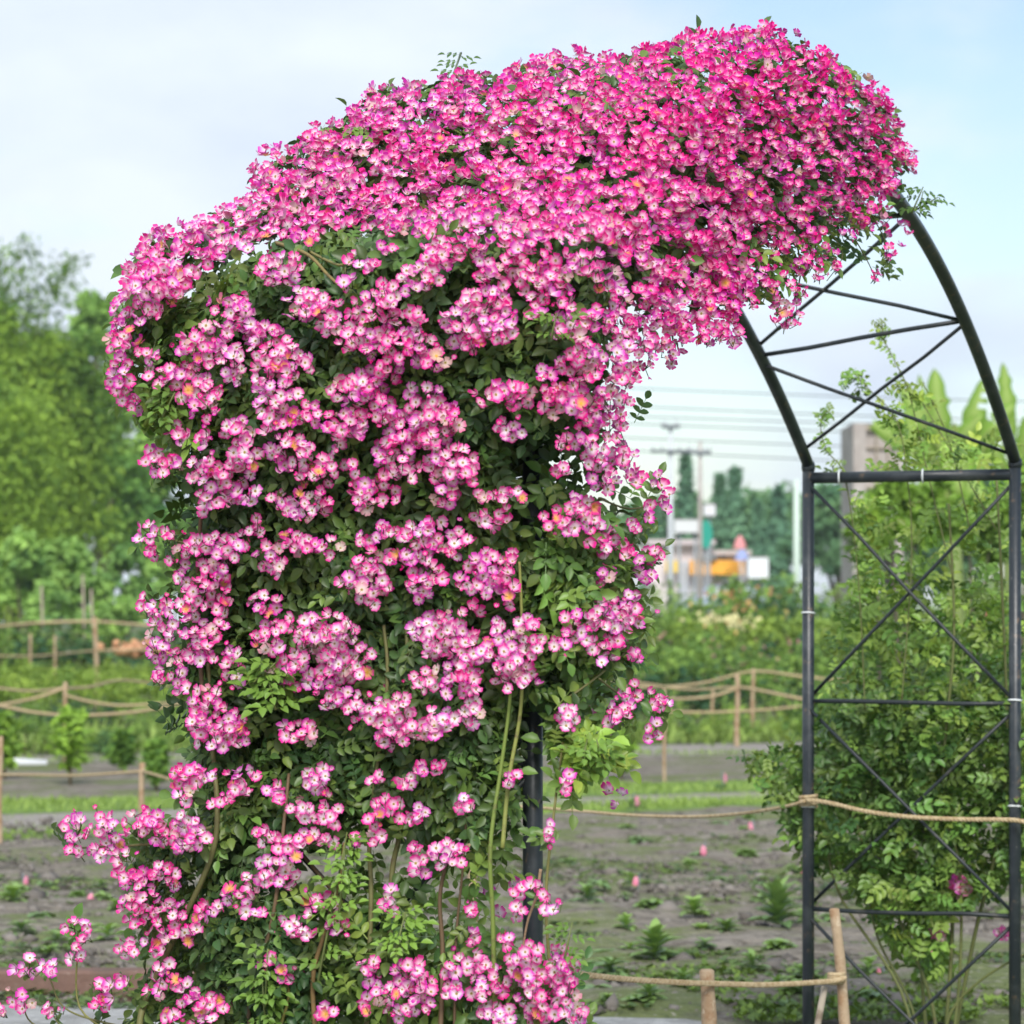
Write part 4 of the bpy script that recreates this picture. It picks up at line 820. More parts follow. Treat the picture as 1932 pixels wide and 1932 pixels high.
blades(13000, (1591, 1528), B2, .06, .8); blades(11000, B3, B4, .055, .75); blades(2500, B5, (1438, 1424), .10, .6); blades(6000, B6, (1400, 1385), .2, .7)
blades(2600, B2, B3, .035, .7); blades(1500, (1640, 1560), B1, .045, .75); tag(gr.build('grass', M['leaf_far']), kind='stuff')
# kerb and pale strip at the left
kb = MB(); c0 = P(20, 1858, 13.05); kb.box((0, 0, .075), (2.9, .14, .15), 0, bev=.012); o = kb.build('garden_kerb', M['kerb'], smooth=False); o.location = (-2.78+.02, 13.02, .0); tag(o, 'low brown brick kerb at the lower left behind the pink sprays', 'kerb')
ps = MB(); a, b = G(-120, 1449), G(88, 1446); ps.tube([a+Vector((0, 0, .03)), (a+b)/2+Vector((0, 0, .05)), b+Vector((0, 0, .03))], [.05, .06, .04], 8); tag(recentre(ps.build('edging_film', mat('film', base=(.75, .76, .78), rough=.5)), (a+b)/2), 'strip of white film edging the left soil bed', 'edging')

# ------------------------------------------------------------------ shrubs and crops in the field
def bush(seed, n, h, wd, leaf, lo, hi, hue, m='leaf_far', trunks=5):
    """returns (crown mesh builder, stem mesh builder) about the origin"""
    r = np.random.default_rng(seed); cr = MB(); k = 7; cen = np.stack([r.normal(0, wd*.28, k), r.normal(0, wd*.28, k), h*r.uniform(.35, .85, k)], 1); rad = r.uniform(.18, .34, k)*wd
    j = r.integers(0, k, n); d = r.normal(0, 1, (n, 3)); d /= np.linalg.norm(d, axis=1, keepdims=True)
    p = cen[j] + d*(rad[j]*r.uniform(.3, 1.1, n)**.6)[:, None]*np.array([1, 1, h/wd*.9]); p[:, 2] = np.clip(p[:, 2], .03, None)
    nf = d*.6+np.array([0, 0, .7])+r.normal(0, .45, (n, 3)); fr = rot_frames(nf, r.uniform(0, 6.28, n))*(leaf*r.uniform(.6, 1.4, n))[:, None, None]
    hh = np.clip(hue+np.repeat(r.normal(0, .16, k)[None], 1, 0)[0][j]+r.normal(0, .12, n), 0, 1.1)[:, None]; c = np.array(lo)*(1-hh)+np.array(hi)*hh
    cr.inst(QUAD, fr, p, c); stm = MB()
    for i in range(trunks):
        q = cen[i % k]; a = Vector((q[0]*.25, q[1]*.25, -.05)); b = Vector((q[0]*.7, q[1]*.7, q[2]*.6)); stm.tube([a, (a+b)/2+Vector((r.normal(0, .02)*wd, 0, 0)), b, Vector(q)], [.014*wd, .011*wd, .008*wd, .004*wd], 5, (.12, .10, .05))
    return cr, stm
LO, HI = (.06, .15, .04), (.33, .50, .09)
def bush_thing(name, label, cat, group, seed, n, h, wd, leaf, lo, hi, hue, loc=(0, 0, 0)):
    o = tag(empty(name, loc), label, cat, group); c, s_ = bush(seed, n, h, wd, leaf, lo, hi, hue)
    c.build('crown', M['leaf_far'], o); s_.build('stem', M['cane'], o); return o
KIND = [('dark green leafy shrub in the planted rows of the field', .16, (.035, .10, .045), (.18, .33, .10)), ('mid green leafy shrub in the planted rows of the field', .4, LO, HI), ('pale yellow green shrub in the planted rows of the field', .78, LO, (.30, .43, .07))]
protos = [[bush_thing('field_shrub', lab, 'shrub', 'shrubs in the field rows', 200+10*k+i, 420, 1.0, 1.0, .10, lo, hi, hue, (0, -50-k*3-i*2, -20)) for i in range(3)] for k, (lab, hue, lo, hi) in enumerate(KIND)]
used = set()
def put_bush(u, Y, hpx_top, k, wide=1.0, where='among the crops behind the far panel'):
    """a field shrub standing at depth Y whose top shows at height hpx_top"""
    i = int(rng.integers(0, 3)); o = protos[k][i]
    if (k, i) in used: o = copy_tree(o)
    used.add((k, i)); o['label'] = ('dark green', 'mid green', 'pale yellow green')[k] + ' leafy shrub ' + where; o['group'] = ('dark', 'mid green', 'pale')[k] + ' shrubs ' + where; h = HC-(hpx_top-VH)/FP*Y; q = P(u, VH, Y); o.location = (q.x, Y, 0)
    o.scale = (h*wide, h*wide, h); o.rotation_euler = (0, 0, float(rng.uniform(0, 6.28)))
def row(where, us, Yf, top, kinds, wide=1.0, ju=12, jt=10):
    for u in us: put_bush(u+rng.uniform(-ju, ju), Yf(u)*rng.uniform(.98, 1.02), top(u)+rng.uniform(-jt, jt), kinds[int(rng.integers(0, len(kinds)))], wide*rng.uniform(.85, 1.15), where)
# right field, front row to back
row('in the second row of the right field, behind the ropes', range(1110, 1960, 62), lambda u: 43, lambda u: 1258, [0, 0, 1], 1.0, 14, 14)
row('in the third row of the right field', range(1100, 1960, 70), lambda u: 50, lambda u: 1225, [0, 1, 1], 1.1, 14, 14)
row('in the middle of the right field, among red blooms', range(1110, 1980, 66), lambda u: 58, lambda u: 1190, [1, 2, 0], 1.0, 14, 12)
row('towards the back of the right field', range(1130, 1980, 64), lambda u: 68, lambda u: 1150, [2, 1, 2], .9, 14, 14)
row('in the rearmost row of the right field', range(1130, 1980, 60), lambda u: 78, lambda u: 1122-.03*(u-1130), [2, 1, 1], .8, 14, 14)
row('standing tall before the shop beyond the right field', (1385, 1430, 1475, 1500), lambda u: 72, lambda u: 1098, [1, 0, 1], .8, 6, 8)
row('seen behind the lower leaves of the far panel', (1560, 1620, 1690), lambda u: 34, lambda u: 1290, [0, 1], .9, 8, 8)
row('in the front row of the right field, by the path', range(1120, 1500, 58), lambda u: 38.5, lambda u: 1352, [1, 2], 1.0, 12, 10)
# left field
row('in the front row of the left field, by the soil bed', range(-20, 400, 56), lambda u: 35, lambda u: 1362, [0, 1], 1.0, 14, 10)
row('behind the lowest slack rope of the left field', range(-10, 400, 60), lambda u: 41, lambda u: 1318, [0, 0, 1], 1.1, 14, 8)
row('in the pale row of the left field', range(-20, 400, 48), lambda u: 45, lambda u: 1262, [2, 2, 1], .8, 12, 8)
row('in the rear pale row of the left field', range(-20, 400, 44), lambda u: 50, lambda u: 1245, [2], .8, 12, 6)
row('beyond the bare strip far back on the left', (20, 100, 140, 200, 330), lambda u: 62, lambda u: 1178, [0, 1, 0], 1.2, 8, 8)
for k in range(3):
    for i in range(3):
        if (k, i) not in used: put_bush(1960+30*i, 60, 1200, k)
# crops nobody could count between the shrubs
fc = MB()
def crop(n, u0, u1, Y0, Y1, hh, hue, leaf):
    Y = rng.uniform(Y0, Y1, n); u = rng.uniform(u0, u1, n); p = np.stack([(u-966)/FP*Y, Y, hh*rng.random(n)**1.5+.02], 1); k = np.clip(hue+.3*nz3(p, .9, 61)+rng.normal(0, .1, n), 0, 1.1)[:, None]
    fr = rot_frames(np.array([0, -.3, .8])+rng.normal(0, .5, (n, 3)), rng.uniform(0, 6.28, n))*(leaf*rng.uniform(.6, 1.4, n))[:, None, None]
    fc.inst(QUAD, fr, p, np.array((.04, .10, .025))*(1-k)+np.array((.30, .42, .07))*k)
crop(5000, -80, 2020, 37, 60, .35, .5, .11); crop(6000, -80, 2020, 60, 110, .9, .65, .16); crop(2500, 1080, 2020, 80, 100, 1.6, .6, .16)
tag(fc.build('field_plants', M['leaf_far']), kind='stuff')
# small upright young trees in the left field
def young_tree(u, Y, vt, vb, wpx, hue, lab, seed):
    h = (vb-vt)/FP*Y; o = tag(empty('young_tree', G(u, vb)), lab, 'tree'); o.location = (P(u, VH, Y).x, Y, 0); h = HC-(vt-VH)/FP*Y; wd = wpx/FP*Y
    r = np.random.default_rng(seed); n = 420; z = h*(.28+.72*r.random(n)); rr_ = wd*.5*np.sin(np.clip((z/h-.2)/.85, 0, 1)*math.pi)**.6*np.sqrt(r.random(n)); a = r.uniform(0, 6.28, n)
    p = np.stack([rr_*np.cos(a), rr_*np.sin(a), z], 1); c = MB(); hh = np.clip(hue+r.normal(0, .16, n), 0, 1.1)[:, None]
    c.inst(QUAD, rot_frames(np.array([0, -.3, .7])+r.normal(0, .5, (n, 3)), r.uniform(0, 6.28, n))*(.09*r.uniform(.6, 1.4, n))[:, None, None], p, np.array(LO)*(1-hh)+np.array((.28, .46, .06))*hh)
    c.build('crown', M['leaf_far'], o); t = MB(); t.tube([(0, 0, -.05), (.01, 0, h*.5), (0, 0, h*.9)], [.016, .012, .005], 6, (.13, .10, .05)); t.build('trunk', M['cane'], o)
for i, a in enumerate([(132, 29, 1338, 1470, 66, .85, 'bright yellow green young tree standing on the near left soil bed'), (8, 30, 1345, 1470, 60, .75, 'young tree half cut by the left picture edge'), (295, 28, 1400, 1495, 34, .4, 'thin grey green sapling just left of the pink rose'), (232, 31, 1380, 1450, 50, .3, 'dull green sapling between the bright young tree and the rose'),
        (1132+40, 30, 1385, 1470, 40, .7, 'sapling beyond the verge right of the pink rose')]): young_tree(*a, 300+i)
# flat patches of colour far back
def patch(name, lab, cat, u0, u1, v0, v1, Y, col, zt=.12):
    mb = MB(); c = P((u0+u1)/2, (v0+v1)/2, Y); w_ = (u1-u0)/FP*Y; n = 60; r = np.random.default_rng(int(u0)+9)
    q = np.stack([r.normal(0, w_*.22, n), r.normal(0, .4, n), np.abs(r.normal(0, zt, n))], 1); mb.inst(T_CLOD, rot_frames(r.normal(0, 1, (n, 3)), r.uniform(0, 6, n))*(.11*r.uniform(.5, 1.3, n))[:, None, None], q, np.array(col)*r.uniform(.7, 1.2, (n, 1)))
    o = mb.build(name, M['paint']); o.location = (c.x, Y, max(0, c.z-zt)); return tag(o, lab, cat)
T_CLOD = T
patch('soil_heap', 'heap of orange clay soil far back beside the pink rose on the left', 'soil heap', 205, 300, 1212, 1232, 54, (.58, .30, .16), .09)
sb = strip; B7, B8 = (1236, 1236), (1221, 1221)
pt = [G(-300, 1240), G(390, 1240), G(390, 1226), G(-300, 1226)]; sheet('soil_ground', pt, .028, M['dirtpath'])
for u, v, Y, lab in [(1345, 1168, 64, 'pale yellow bloom patch on a shrub in the right field'), (1395, 1176, 62, 'second, fainter pale yellow bloom patch in the right field')]:
    mb = MB(); n = 26; r = np.random.default_rng(int(u)); q = r.normal(0, 1, (n, 3))*np.array([.22, .15, .05]); mb.inst(QUAD, rot_frames(np.array([0, -.6, .6])+r.normal(0, .4, (n, 3)), r.uniform(0, 6, n))*.15, q, np.array((.72, .66, .34))*np.ones((n, 1)))
    mb.tube([(0, 0, -1.3), (.05, 0, -.6), (0, 0, 0)], .02, 5, (.1, .15, .04)); o = mb.build('yellow_flowers', M['petal']); o.location = P(u, v, Y); tag(o, lab, 'flowers')
def dots(lab, n, u0, u1, v0, v1, Y, col, s_):
    mb = MB(); q = np.stack([rng.uniform(u0, u1, n), rng.uniform(v0, v1, n)], 1); p = unproj(q, np.full(n, Y)+rng.uniform(-1, 1, n)); mb.inst(QUAD, rot_frames(np.array([0, -.6, .5])+rng.normal(0, .5, p.shape), rng.uniform(0, 6, n))*s_, p, np.array(col)*rng.uniform(.7, 1.3, (n, 1)))
    o = mb.build('field_blossom', M['leaf_far']); tag(o, kind='stuff')
dots('', 80, 1200, 1520, 1190, 1285, 56, (.42, .20, .20), .10); dots('', 30, 1300, 1500, 1110, 1180, 66, (.5, .22, .12), .13); dots('', 25, 1300, 1480, 1120, 1190, 67, (.6, .4, .15), .14); dots('', 30, 1840, 1960, 1150, 1210, 52, (.45, .10, .08), .12)

# ------------------------------------------------------------------ trees
def leafcloud(mb, cen, rad, n, leaf, lo, hi, hue, r, shell=.55, droop=0.0, lumps=10, T=QUAD):
    """leaves spread through a lumpy ellipsoid made of many small clumps"""
    cen, rad = np.array(cen, float), np.array(rad, float)
    d = r.normal(0, 1, (lumps, 3)); d /= np.linalg.norm(d, axis=1, keepdims=True); cc_ = cen + d*rad*r.uniform(.35, .95, (lumps, 1)); cr_ = r.uniform(.22, .42, lumps); ch = r.normal(0, .15, lumps)
    j = r.integers(0, lumps, n); e = r.normal(0, 1, (n, 3)); e /= np.linalg.norm(e, axis=1, keepdims=True)
    p = cc_[j] + e*rad*(cr_[j]*(shell+(1-shell)*r.random(n)))[:, None]; p[:, 2] -= droop*r.random(n)
    hh = np.clip(hue+ch[j]+r.normal(0, .12, n), 0, 1.15)[:, None]
    fr = rot_frames(e*.6+np.array([0, -.15, .6])+r.normal(0, .45, (n, 3)), r.uniform(0, 6.28, n))*(leaf*r.uniform(.6, 1.5, n))[:, None, None]
    mb.inst(T, fr, p, np.array(lo)*(1-hh)+np.array(hi)*hh)
def blob(u, v, ru, rv, Y): c = P(u, v, Y); return np.array(c), (ru/FP*Y, ru/FP*Y*.8, rv/FP*Y)
def tree(name, lab, cat, u, Y, blobs, leaf, lo, hi, hue, seed, trunk=.18, group=None, lumps=12, dens=1.0):
    """blobs: (u, v, half width, half height, leaves)"""
    o = tag(empty(name, (P(u, VH, Y).x, Y, 0)), lab, cat, group); r = np.random.default_rng(seed); c = MB(); base = np.array(o.location); t = MB()
    for bu, bv, ru, rv, n in blobs:
        ce, ra = blob(bu, bv, ru, rv, Y); ce = ce-base; ce[1] += r.normal(0, ra[0]*.3); leafcloud(c, ce, ra, int(n*dens), leaf, lo, hi, hue+r.normal(0, .05), r, lumps=lumps)
        q = Vector(ce); t.tube([Vector((0, 0, -.1)), Vector((q.x*.15, q.y*.15, q.z*.45)), Vector((q.x*.6, q.y*.6, q.z*.8)), q], [trunk, trunk*.8, trunk*.45, trunk*.15], 7, (.10, .085, .06))
    c.build('crown', M['leaf_far'], o); t.build('trunk', M['cane'], o); return o
# bamboo: arching culms, fine drooping leaves
def bamboo(lab, u0, Y, culms, seed):
    o = tag(empty('bamboo_clump', (P(u0, VH, Y).x, Y, 0)), lab, 'bamboo'); r = np.random.default_rng(seed); base = np.array(o.location); lf = MB(); LT = tmpl([(0, 0, 0), (.4, -.10, .03), (1, 0, -.15), (.4, .10, .03)], [(0, 1, 2, 3)])
    for u, vt, lean, dens, hue in culms:
        top = np.array(P(u, vt, Y+r.uniform(-1.2, 1.2)))-base; K = Y/42; foot = np.array([top[0]*.35+r.normal(0, .25)*K, r.normal(0, .5), 0]); pts = []
        for f in np.linspace(0, 1, 12):
            p = foot*(1-f)+np.array([top[0], top[1], top[2]])*f; p = p + np.array([lean*K*max(0, f-.75)**2*14, 0, -abs(lean)*K*max(0, f-.8)**2*10]); p[2] += math.sin(f*3.14)*.05*top[2]; pts.append(p)
        cu = MB(); cu.tube([Vector(p) for p in pts], list(np.linspace(.05, .01, 12)), 6, (.20, .26, .07)); cu.build('culm', M['cane'], o)
        n = int(1900*dens); f = r.random(n)**.8*.72+.28; pa = np.array(pts); i = np.clip((f*11).astype(int), 0, 10); g = f*11-i; p = pa[i]*(1-g)[:, None]+pa[i+1]*g[:, None]
        k = r.integers(0, 14, n); wob = np.sin(k*2.4+seed)*.0; spread = (.16+.75*np.sin(np.clip(f, 0, 1)*3.0)**1.0)*.62*K; dv = r.normal(0, 1, (n, 3)); p = p + dv*np.array([1, 1, .8])*spread[:, None]*.55 + np.array([0, 0, -.15])
        hh = np.clip(hue+r.normal(0, .15, n)+.22*nz3(p, 2.2/K, seed), 0, 1.1)[:, None]
        x = np.stack([r.normal(0, .6, n), r.normal(0, .6, n), -.6+r.normal(0, .35, n)], 1); x /= np.linalg.norm(x, axis=1, keepdims=True); y = np.cross(x, r.normal(0, 1, (n, 3))); y /= np.linalg.norm(y, axis=1, keepdims=True); z = np.cross(x, y)
        lf.inst(LT, np.stack([x, y*1.5, z], 1)*(.115*K*r.uniform(.6, 1.5, n))[:, None, None], p, np.array((.05, .14, .025))*(1-hh)+np.array((.37, .56, .07))*hh)
    tag(lf.build('foliage', M['leaf_far'], o), kind='stuff')
cul = []
rb = np.random.default_rng(5)
for i in range(30):
    u = rb.uniform(-150, 175); top = 640+.55*max(0, u-60)+rb.uniform(-70, 60) if u > 20 else 500+rb.uniform(-10, 130); cul.append((u, top, rb.uniform(-.5, .6), 1.25, rb.uniform(.3, .75)))
cul += [(45, 430, .9, .35, .3), (20, 425, .3, .3, .3), (70, 480, .5, .4, .35), (5, 470, -.5, .5, .35), (-40, 440, .3, .5, .4)]
bamboo('tall feathery bamboo clump at the left edge of the picture', 20, 82, cul, 8)
cul2 = [(rb.uniform(-60, 70), rb.uniform(690, 800), rb.uniform(-.4, .4), 1.1, rb.uniform(.5, .9)) for i in range(12)]
bamboo('lower yellow green bamboo in front of the tall clump, cut by the picture edge', 0, 77, cul2, 9)
tree('broad_tree', 'rounded light green tree behind the bamboo, just left of the pink rose', 'tree', 190, 95, [(180, 620, 60, 60, 1300), (250, 700, 80, 90, 2000), (320, 800, 90, 90, 2000), (210, 850, 70, 90, 1600), (170, 575, 40, 26, 350), (320, 930, 90, 70, 1700), (230, 960, 70, 60, 1300), (330, 1040, 90, 70, 1500)], .29, (.06, .17, .045), (.34, .56, .11), .5, 21, .16)
tree('broad_tree', 'darker tree low between the bamboo and the pink rose', 'tree', 150, 88, [(120, 960, 90, 60, 1500), (230, 900, 70, 60, 1300), (60, 1000, 80, 50, 1300), (300, 1010, 80, 60, 1300)], .25, (.045, .14, .04), (.27, .50, .09), .45, 22, .12)
for i, (u, Y, bl, hue, lab) in enumerate([(40, 72, [(30, 1040, 60, 55, 900), (70, 1100, 60, 50, 800)], .55, 'leafy green shrub at the left edge below the bamboo'), (140, 73, [(130, 1060, 60, 50, 900), (165, 1110, 60, 45, 700)], .45, 'leafy green shrub with pale stems left of the pink rose'), (240, 74, [(230, 1080, 60, 45, 800), (260, 1120, 60, 40, 700)], .3, 'dark green shrub close to the left side of the pink rose'), (330, 75, [(330, 1050, 70, 70, 1100)], .35, 'tall green shrub partly hidden behind the left side of the pink rose'), (90, 70, [(90, 1140, 70, 36, 700)], .45, 'low spreading green shrub on the far left field edge'), (200, 71, [(200, 1160, 80, 30, 700)], .35, 'low dark shrub beyond the highest rope on the left')]):
    tree('tall_shrub', lab, 'shrub', u, Y, bl, .21, (.08, .20, .06), (.36, .58, .13), hue+.1, 400+i, .04, lumps=9)
for i, (u, vt, vb, lab) in enumerate([(78, 1105, 1165, 'leftmost of the bare pale poles among the left shrubs'), (156, 1085, 1160, 'taller bare pale pole among the left shrubs'), (172, 1112, 1160, 'short bare pole beside the taller pale one')]):
    mb = MB(); a, b = P(u+6, vb, 69), P(u, vt, 69); a.z = -.05; mb.tube([a, (a+b)/2, b], [.035, .03, .025], 7); tag(recentre(mb.build('bare_pole', M['greystick']), (a.x, a.y, 0)), lab, 'pole')
# trees beyond the field, in the gap between the roses
def conifer(u, Y, vt, vb, wpx, lab, seed, hue):
    o = tag(empty('conifer', (P(u, VH, Y).x, Y, 0)), lab, 'tree', None); r = np.random.default_rng(seed); h = HC-(vt-VH)/FP*Y; wd = wpx/FP*Y; n = 2200; wd *= 1.35; z = h*(.12+.88*r.random(n)**.85); rr_ = wd*.5*(1-(z/h)**1.3)*np.sqrt(r.random(n))*(1+.35*np.sin(z*5+r.uniform(0, 6))); a = r.uniform(0, 6.28, n)
    p = np.stack([rr_*np.cos(a), rr_*np.sin(a), z-.25*rr_], 1); c = MB(); hh = np.clip(hue+.18*nz3(p, 1.4, seed)+r.normal(0, .12, n), 0, 1)[:, None]
    c.inst(QUAD, rot_frames(np.stack([np.cos(a), np.sin(a), .5+0*a], 1)+r.normal(0, .4, (n, 3)), r.uniform(0, 6.28, n))*(.36*r.uniform(.5, 1.4, n))[:, None, None], p, np.array((.08, .20, .13))*(1-hh)+np.array((.20, .38, .20))*hh)  # greens painted paler and bluer: distance haze put into the leaf colour
    c.build('crown', M['leaf_far'], o); t = MB(); t.tube([(0, 0, -.1), (0, 0, h*.5), (0, 0, h*.96)], [.16, .1, .02], 7, (.09, .075, .06)); t.build('trunk', M['cane'], o)
for i, a in enumerate([(1294, 150, 862, 1060, 74, 'conifer with a bare dark tip between the two utility poles'), (1358, 152, 900, 1060, 70, 'left one of the twin peaked conifers right of the dark utility pole'), (1386, 148, 888, 1060, 76, 'right, taller one of the twin peaked conifers right of the dark utility pole'), (1468, 146, 925, 1060, 84, 'lighter conifer just left of the far steel post'), (1430, 156, 950, 1060, 70, 'lower conifer between the twin peaked and the lighter one'), (1235, 158, 950, 1060, 80, 'conifer half hidden by the outer blooms right of the rose')]): conifer(*a, 500+i, .35+.06*(i % 3))
for i, (u, Y, bl, hue, lab) in enumerate([(1330, 138+30, [(1290, 975, 70, 60, 1300), (1370, 985, 70, 70, 1300), (1330, 1030, 90, 40, 1200)], .35, 'round dark green tree behind the shop'), (1450, 142+25, [(1440, 990, 70, 65, 1400), (1500, 985, 60, 80, 1300), (1420, 1050, 80, 40, 1000)], .5, 'round mid green tree behind the pale green pole'), (1585, 130, [(1570, 960, 60, 60, 1300), (1620, 1010, 60, 70, 1300), (1550, 1040, 60, 50, 900)], .35, 'blue green tree seen through the left side of the far panel'),
        (1190, 150, [(1180, 1010, 60, 80, 1500)], .4, 'tree behind the outer blooms on the right of the rose'), (1700, 120, [(1690, 1000, 80, 90, 1900), (1780, 1020, 80, 80, 1700)], .4, 'wide dull green tree behind the middle of the far panel'), (1880, 115, [(1870, 960, 70, 110, 1900), (1940, 1000, 70, 110, 1700)], .45, 'green tree behind the right hand steel post')]):
    tree('broad_tree', lab, 'tree', u, Y, bl, .36, (.08, .20, .10), (.26, .46, .18), hue, 520+i, .2, lumps=14, dens=1.5)  # far crowns lightened and blued too, haze painted into their colours
for i, (u, Y, bl, hue, lab) in enumerate([(1700, 30, [(1670, 930, 40, 40, 500), (1740, 930, 50, 40, 600), (1720, 980, 70, 50, 800)], .75, 'bright green bush below the banana leaves, behind the crossbar of the far panel'), (1840, 29, [(1820, 980, 60, 50, 700), (1870, 1010, 70, 70, 1000)], .6, 'leafy bush right of the banana plant'), (1920, 27, [(1925, 930, 40, 60, 700), (1945, 1000, 50, 70, 800)], .7, 'pale green bush at the right edge of the picture'), (1660, 32, [(1650, 1010, 50, 70, 700)], .55, 'soft green shrub in front of the grey concrete column')]):
    tree('tall_shrub', lab, 'shrub', u, Y, bl, .12, (.035, .10, .03), (.27, .45, .06), hue, 540+i, .03, lumps=9)
# banana plants: long blades with a fold and torn edges
def banana(lab, u, Y, leaves_, seed):
    o = tag(empty('banana_plant', (P(u, VH, Y).x, Y, 0)), lab, 'banana plant'); r = np.random.default_rng(seed); base = np.array(o.location); st_ = MB(); zb = HC-(960-VH)/FP*Y
    st_.tube([(0, 0, -.1), (.03, 0, zb*.5), (0, 0, zb)], [.14, .12, .08], 10, (.16, .22, .06)); st_.build('trunk', M['cane'], o)
    for (uu, vv, u2, v2, wpx, hue) in leaves_:
        a = np.array(P(uu, vv, Y))-base; b = np.array(P(u2, v2, Y-.4))-base; n = 16; wd = wpx/FP*Y*.5; V = []; F = []; C = []; ax = (b-a)/np.linalg.norm(b-a); sd_ = np.cross(ax, [0, 1, 0]); sd_ /= np.linalg.norm(sd_); up_ = np.cross(sd_, ax)
        for i in range(n+1):
            f = i/n; c = a*(1-f)+b*f + up_*.25*f*f; w_ = wd*max(.04, math.sin(math.pi*min(1, f*.93+.07))**.55)*(1+.1*r.normal()); 
            for s_ in (-1, 0, 1): V.append(c+sd_*s_*w_+up_*(.06 if s_ else 0)); C.append((.75+.5*r.random())*np.array((.06, .16, .02))*(1-hue)+np.array((.21, .40, .035))*hue if s_ else np.array((.36, .50, .14)))
        for i in range(n):
            for s_ in (0, 1):
                if r.random() < .93: F.append((i*3+s_, (i+1)*3+s_, (i+1)*3+s_+1, i*3+s_+1))
        mb = MB(); mb.add(V, F, C); mb.tube([Vector((0, 0, zb*.9)), Vector((a+np.array([0, 0, zb*.9]))*.5), Vector(a), Vector(a*.4+b*.6)], [.05, .035, .025, .008], 6, (.28, .38, .10)); mb.build('frond', M['leaf_far'], o)
banana('banana plant with broad upright leaves behind the far panel', 1800, 40, [(1830, 850, 1905, 775, 44, .6), (1765, 870, 1655, 800, 38, .6), (1840, 870, 1885, 800, 36, .8), (1780, 860, 1712, 740, 40, .75), (1800, 880, 1850, 930, 44, .7), (1760, 880, 1700, 930, 40, .8), (1775, 860, 1770, 708, 46, .55), (1752, 850, 1742, 722, 22, .7), (1815, 860, 1862, 722, 40, .5), (1800, 800, 1815, 915, 58, .85), (1770, 870, 1690, 800, 40, .5), (1790, 850, 1840, 800, 36, .7), (1740, 880, 1720, 790, 34, .6)], 31)
banana('banana leaf rising at the right edge of the picture beyond the steel hoop', 1906, 41, [(1906, 860, 1900, 695, 34, .6), (1925, 880, 1960, 760, 40, .6), (1900, 900, 1880, 850, 30, .6)], 32)

# ------------------------------------------------------------------ beyond the field: poles, wires, shop, boards, the unfinished tower
def upole(lab, u, Y, vt, wpx, arms, m):
    q = P(u, vt, Y); o = tag(empty('utility_pole', (q.x, Y, 0)), lab, 'utility pole'); r0 = wpx/FP*Y*.5; mb = MB(); mb.tube([(0, 0, -.3), (0, 0, q.z*.5), (0, 0, q.z)], [r0*1.25, r0, r0*.7], 14); mb.build('shaft', M[m], o)
    for v, wd in arms:
        z = HC-(v-VH)/FP*Y; hw = wd/FP*Y*.5; mb = MB(); mb.box((0, -.14, z), (2*hw, .09, .10)); mb.build('crossarm', M['wire'], o)
        for s_ in (-.9, -.45, .45, .9):
            mb = MB(); mb.tube([(s_*hw, -.14, z+.04), (s_*hw, -.14, z+.10), (s_*hw, -.14, z+.17), (s_*hw, -.14, z+.22)], [.03, .05, .035, .02], 8); mb.build('insulator', M['pole'], o)
upole('pale concrete utility pole in the gap right of the rose, the taller of the two', 1265, 100, 803, 11, [(806, 34), (852, 74)], 'pole')
upole('dark utility pole with a short crossarm, right of the pale concrete one', 1321, 104, 832, 9, [(854, 40)], 'weathered')
mb = MB(); q = P(1503, 905, 95); mb.tube([(0, 0, -.2), (0, 0, q.z*.5), (0, 0, q.z)], [.12, .11, .09], 12); o = mb.build('plain_pole', mat('green_white', base=(.55, .66, .58), rough=.7)); o.location = (q.x, 95, 0); tag(o, 'plain pale green white pole beside the far left steel post', 'pole')
for i, (va, vb, vc, lab) in enumerate([(728, 738, 752, 'topmost of the overhead wires right of the rose'), (762, 775, 788, 'second overhead wire from the top right of the rose'), (781, 790, 800, 'third overhead wire from the top'), (795, 805, 818, 'overhead wire at the top of the pale concrete pole'), (822, 832, 846, 'overhead wire at the top of the dark pole'), (846, 856, 876, 'lowest of the overhead wires, at the crossarms')]):
    Y = 100; mb = MB(); p = [P(u, va+(vc-va)*(u-1180)/700+6*math.sin((u-900)/1300*3.14), Y) for u in np.linspace(760, 2300, 24)]; c = p[12].copy(); mb.tube([q-c for q in p], .021, 5); o = mb.build('overhead_wire', M['wire']); o.location = c; tag(o, lab, 'wire')
def pbox(mb, u0, u1, v0, v1, Y, dep, col, base=None):
    a, b = P(u0, v1, Y), P(u1, v0, Y); c = (a+b)/2; mb.box((c.x-(base[0] if base else 0), Y+dep/2-(base[1] if base else 0), c.z), (abs(b.x-a.x), dep, abs(b.z-a.z)), 0, col)
YS = 135
shop = tag(empty('roadside_shop', (P(1330, VH, YS).x, YS, 0)), 'low roadside shop with a pinkish white wall and an orange fascia, far beyond the field', 'shop'); SB = shop.location
def spart(name, boxes):
    mb = MB()
    for u0, u1, v0, v1, dy, dep, col in boxes: pbox(mb, u0, u1, v0, v1, YS+dy, dep, col, SB)
    return mb.build(name, M['paint'], shop, smooth=False)
spart('wall', [(1226, 1346, 1024, 1195, 0, 5, (.66, .60, .60)), (1346, 1412, 1046, 1195, .02, 5, (.60, .56, .53))]); spart('roof', [(1222, 1350, 1018, 1026, -.5, 6, (.55, .47, .47)), (1346, 1418, 1038, 1047, -.4, 6, (.50, .44, .42))])
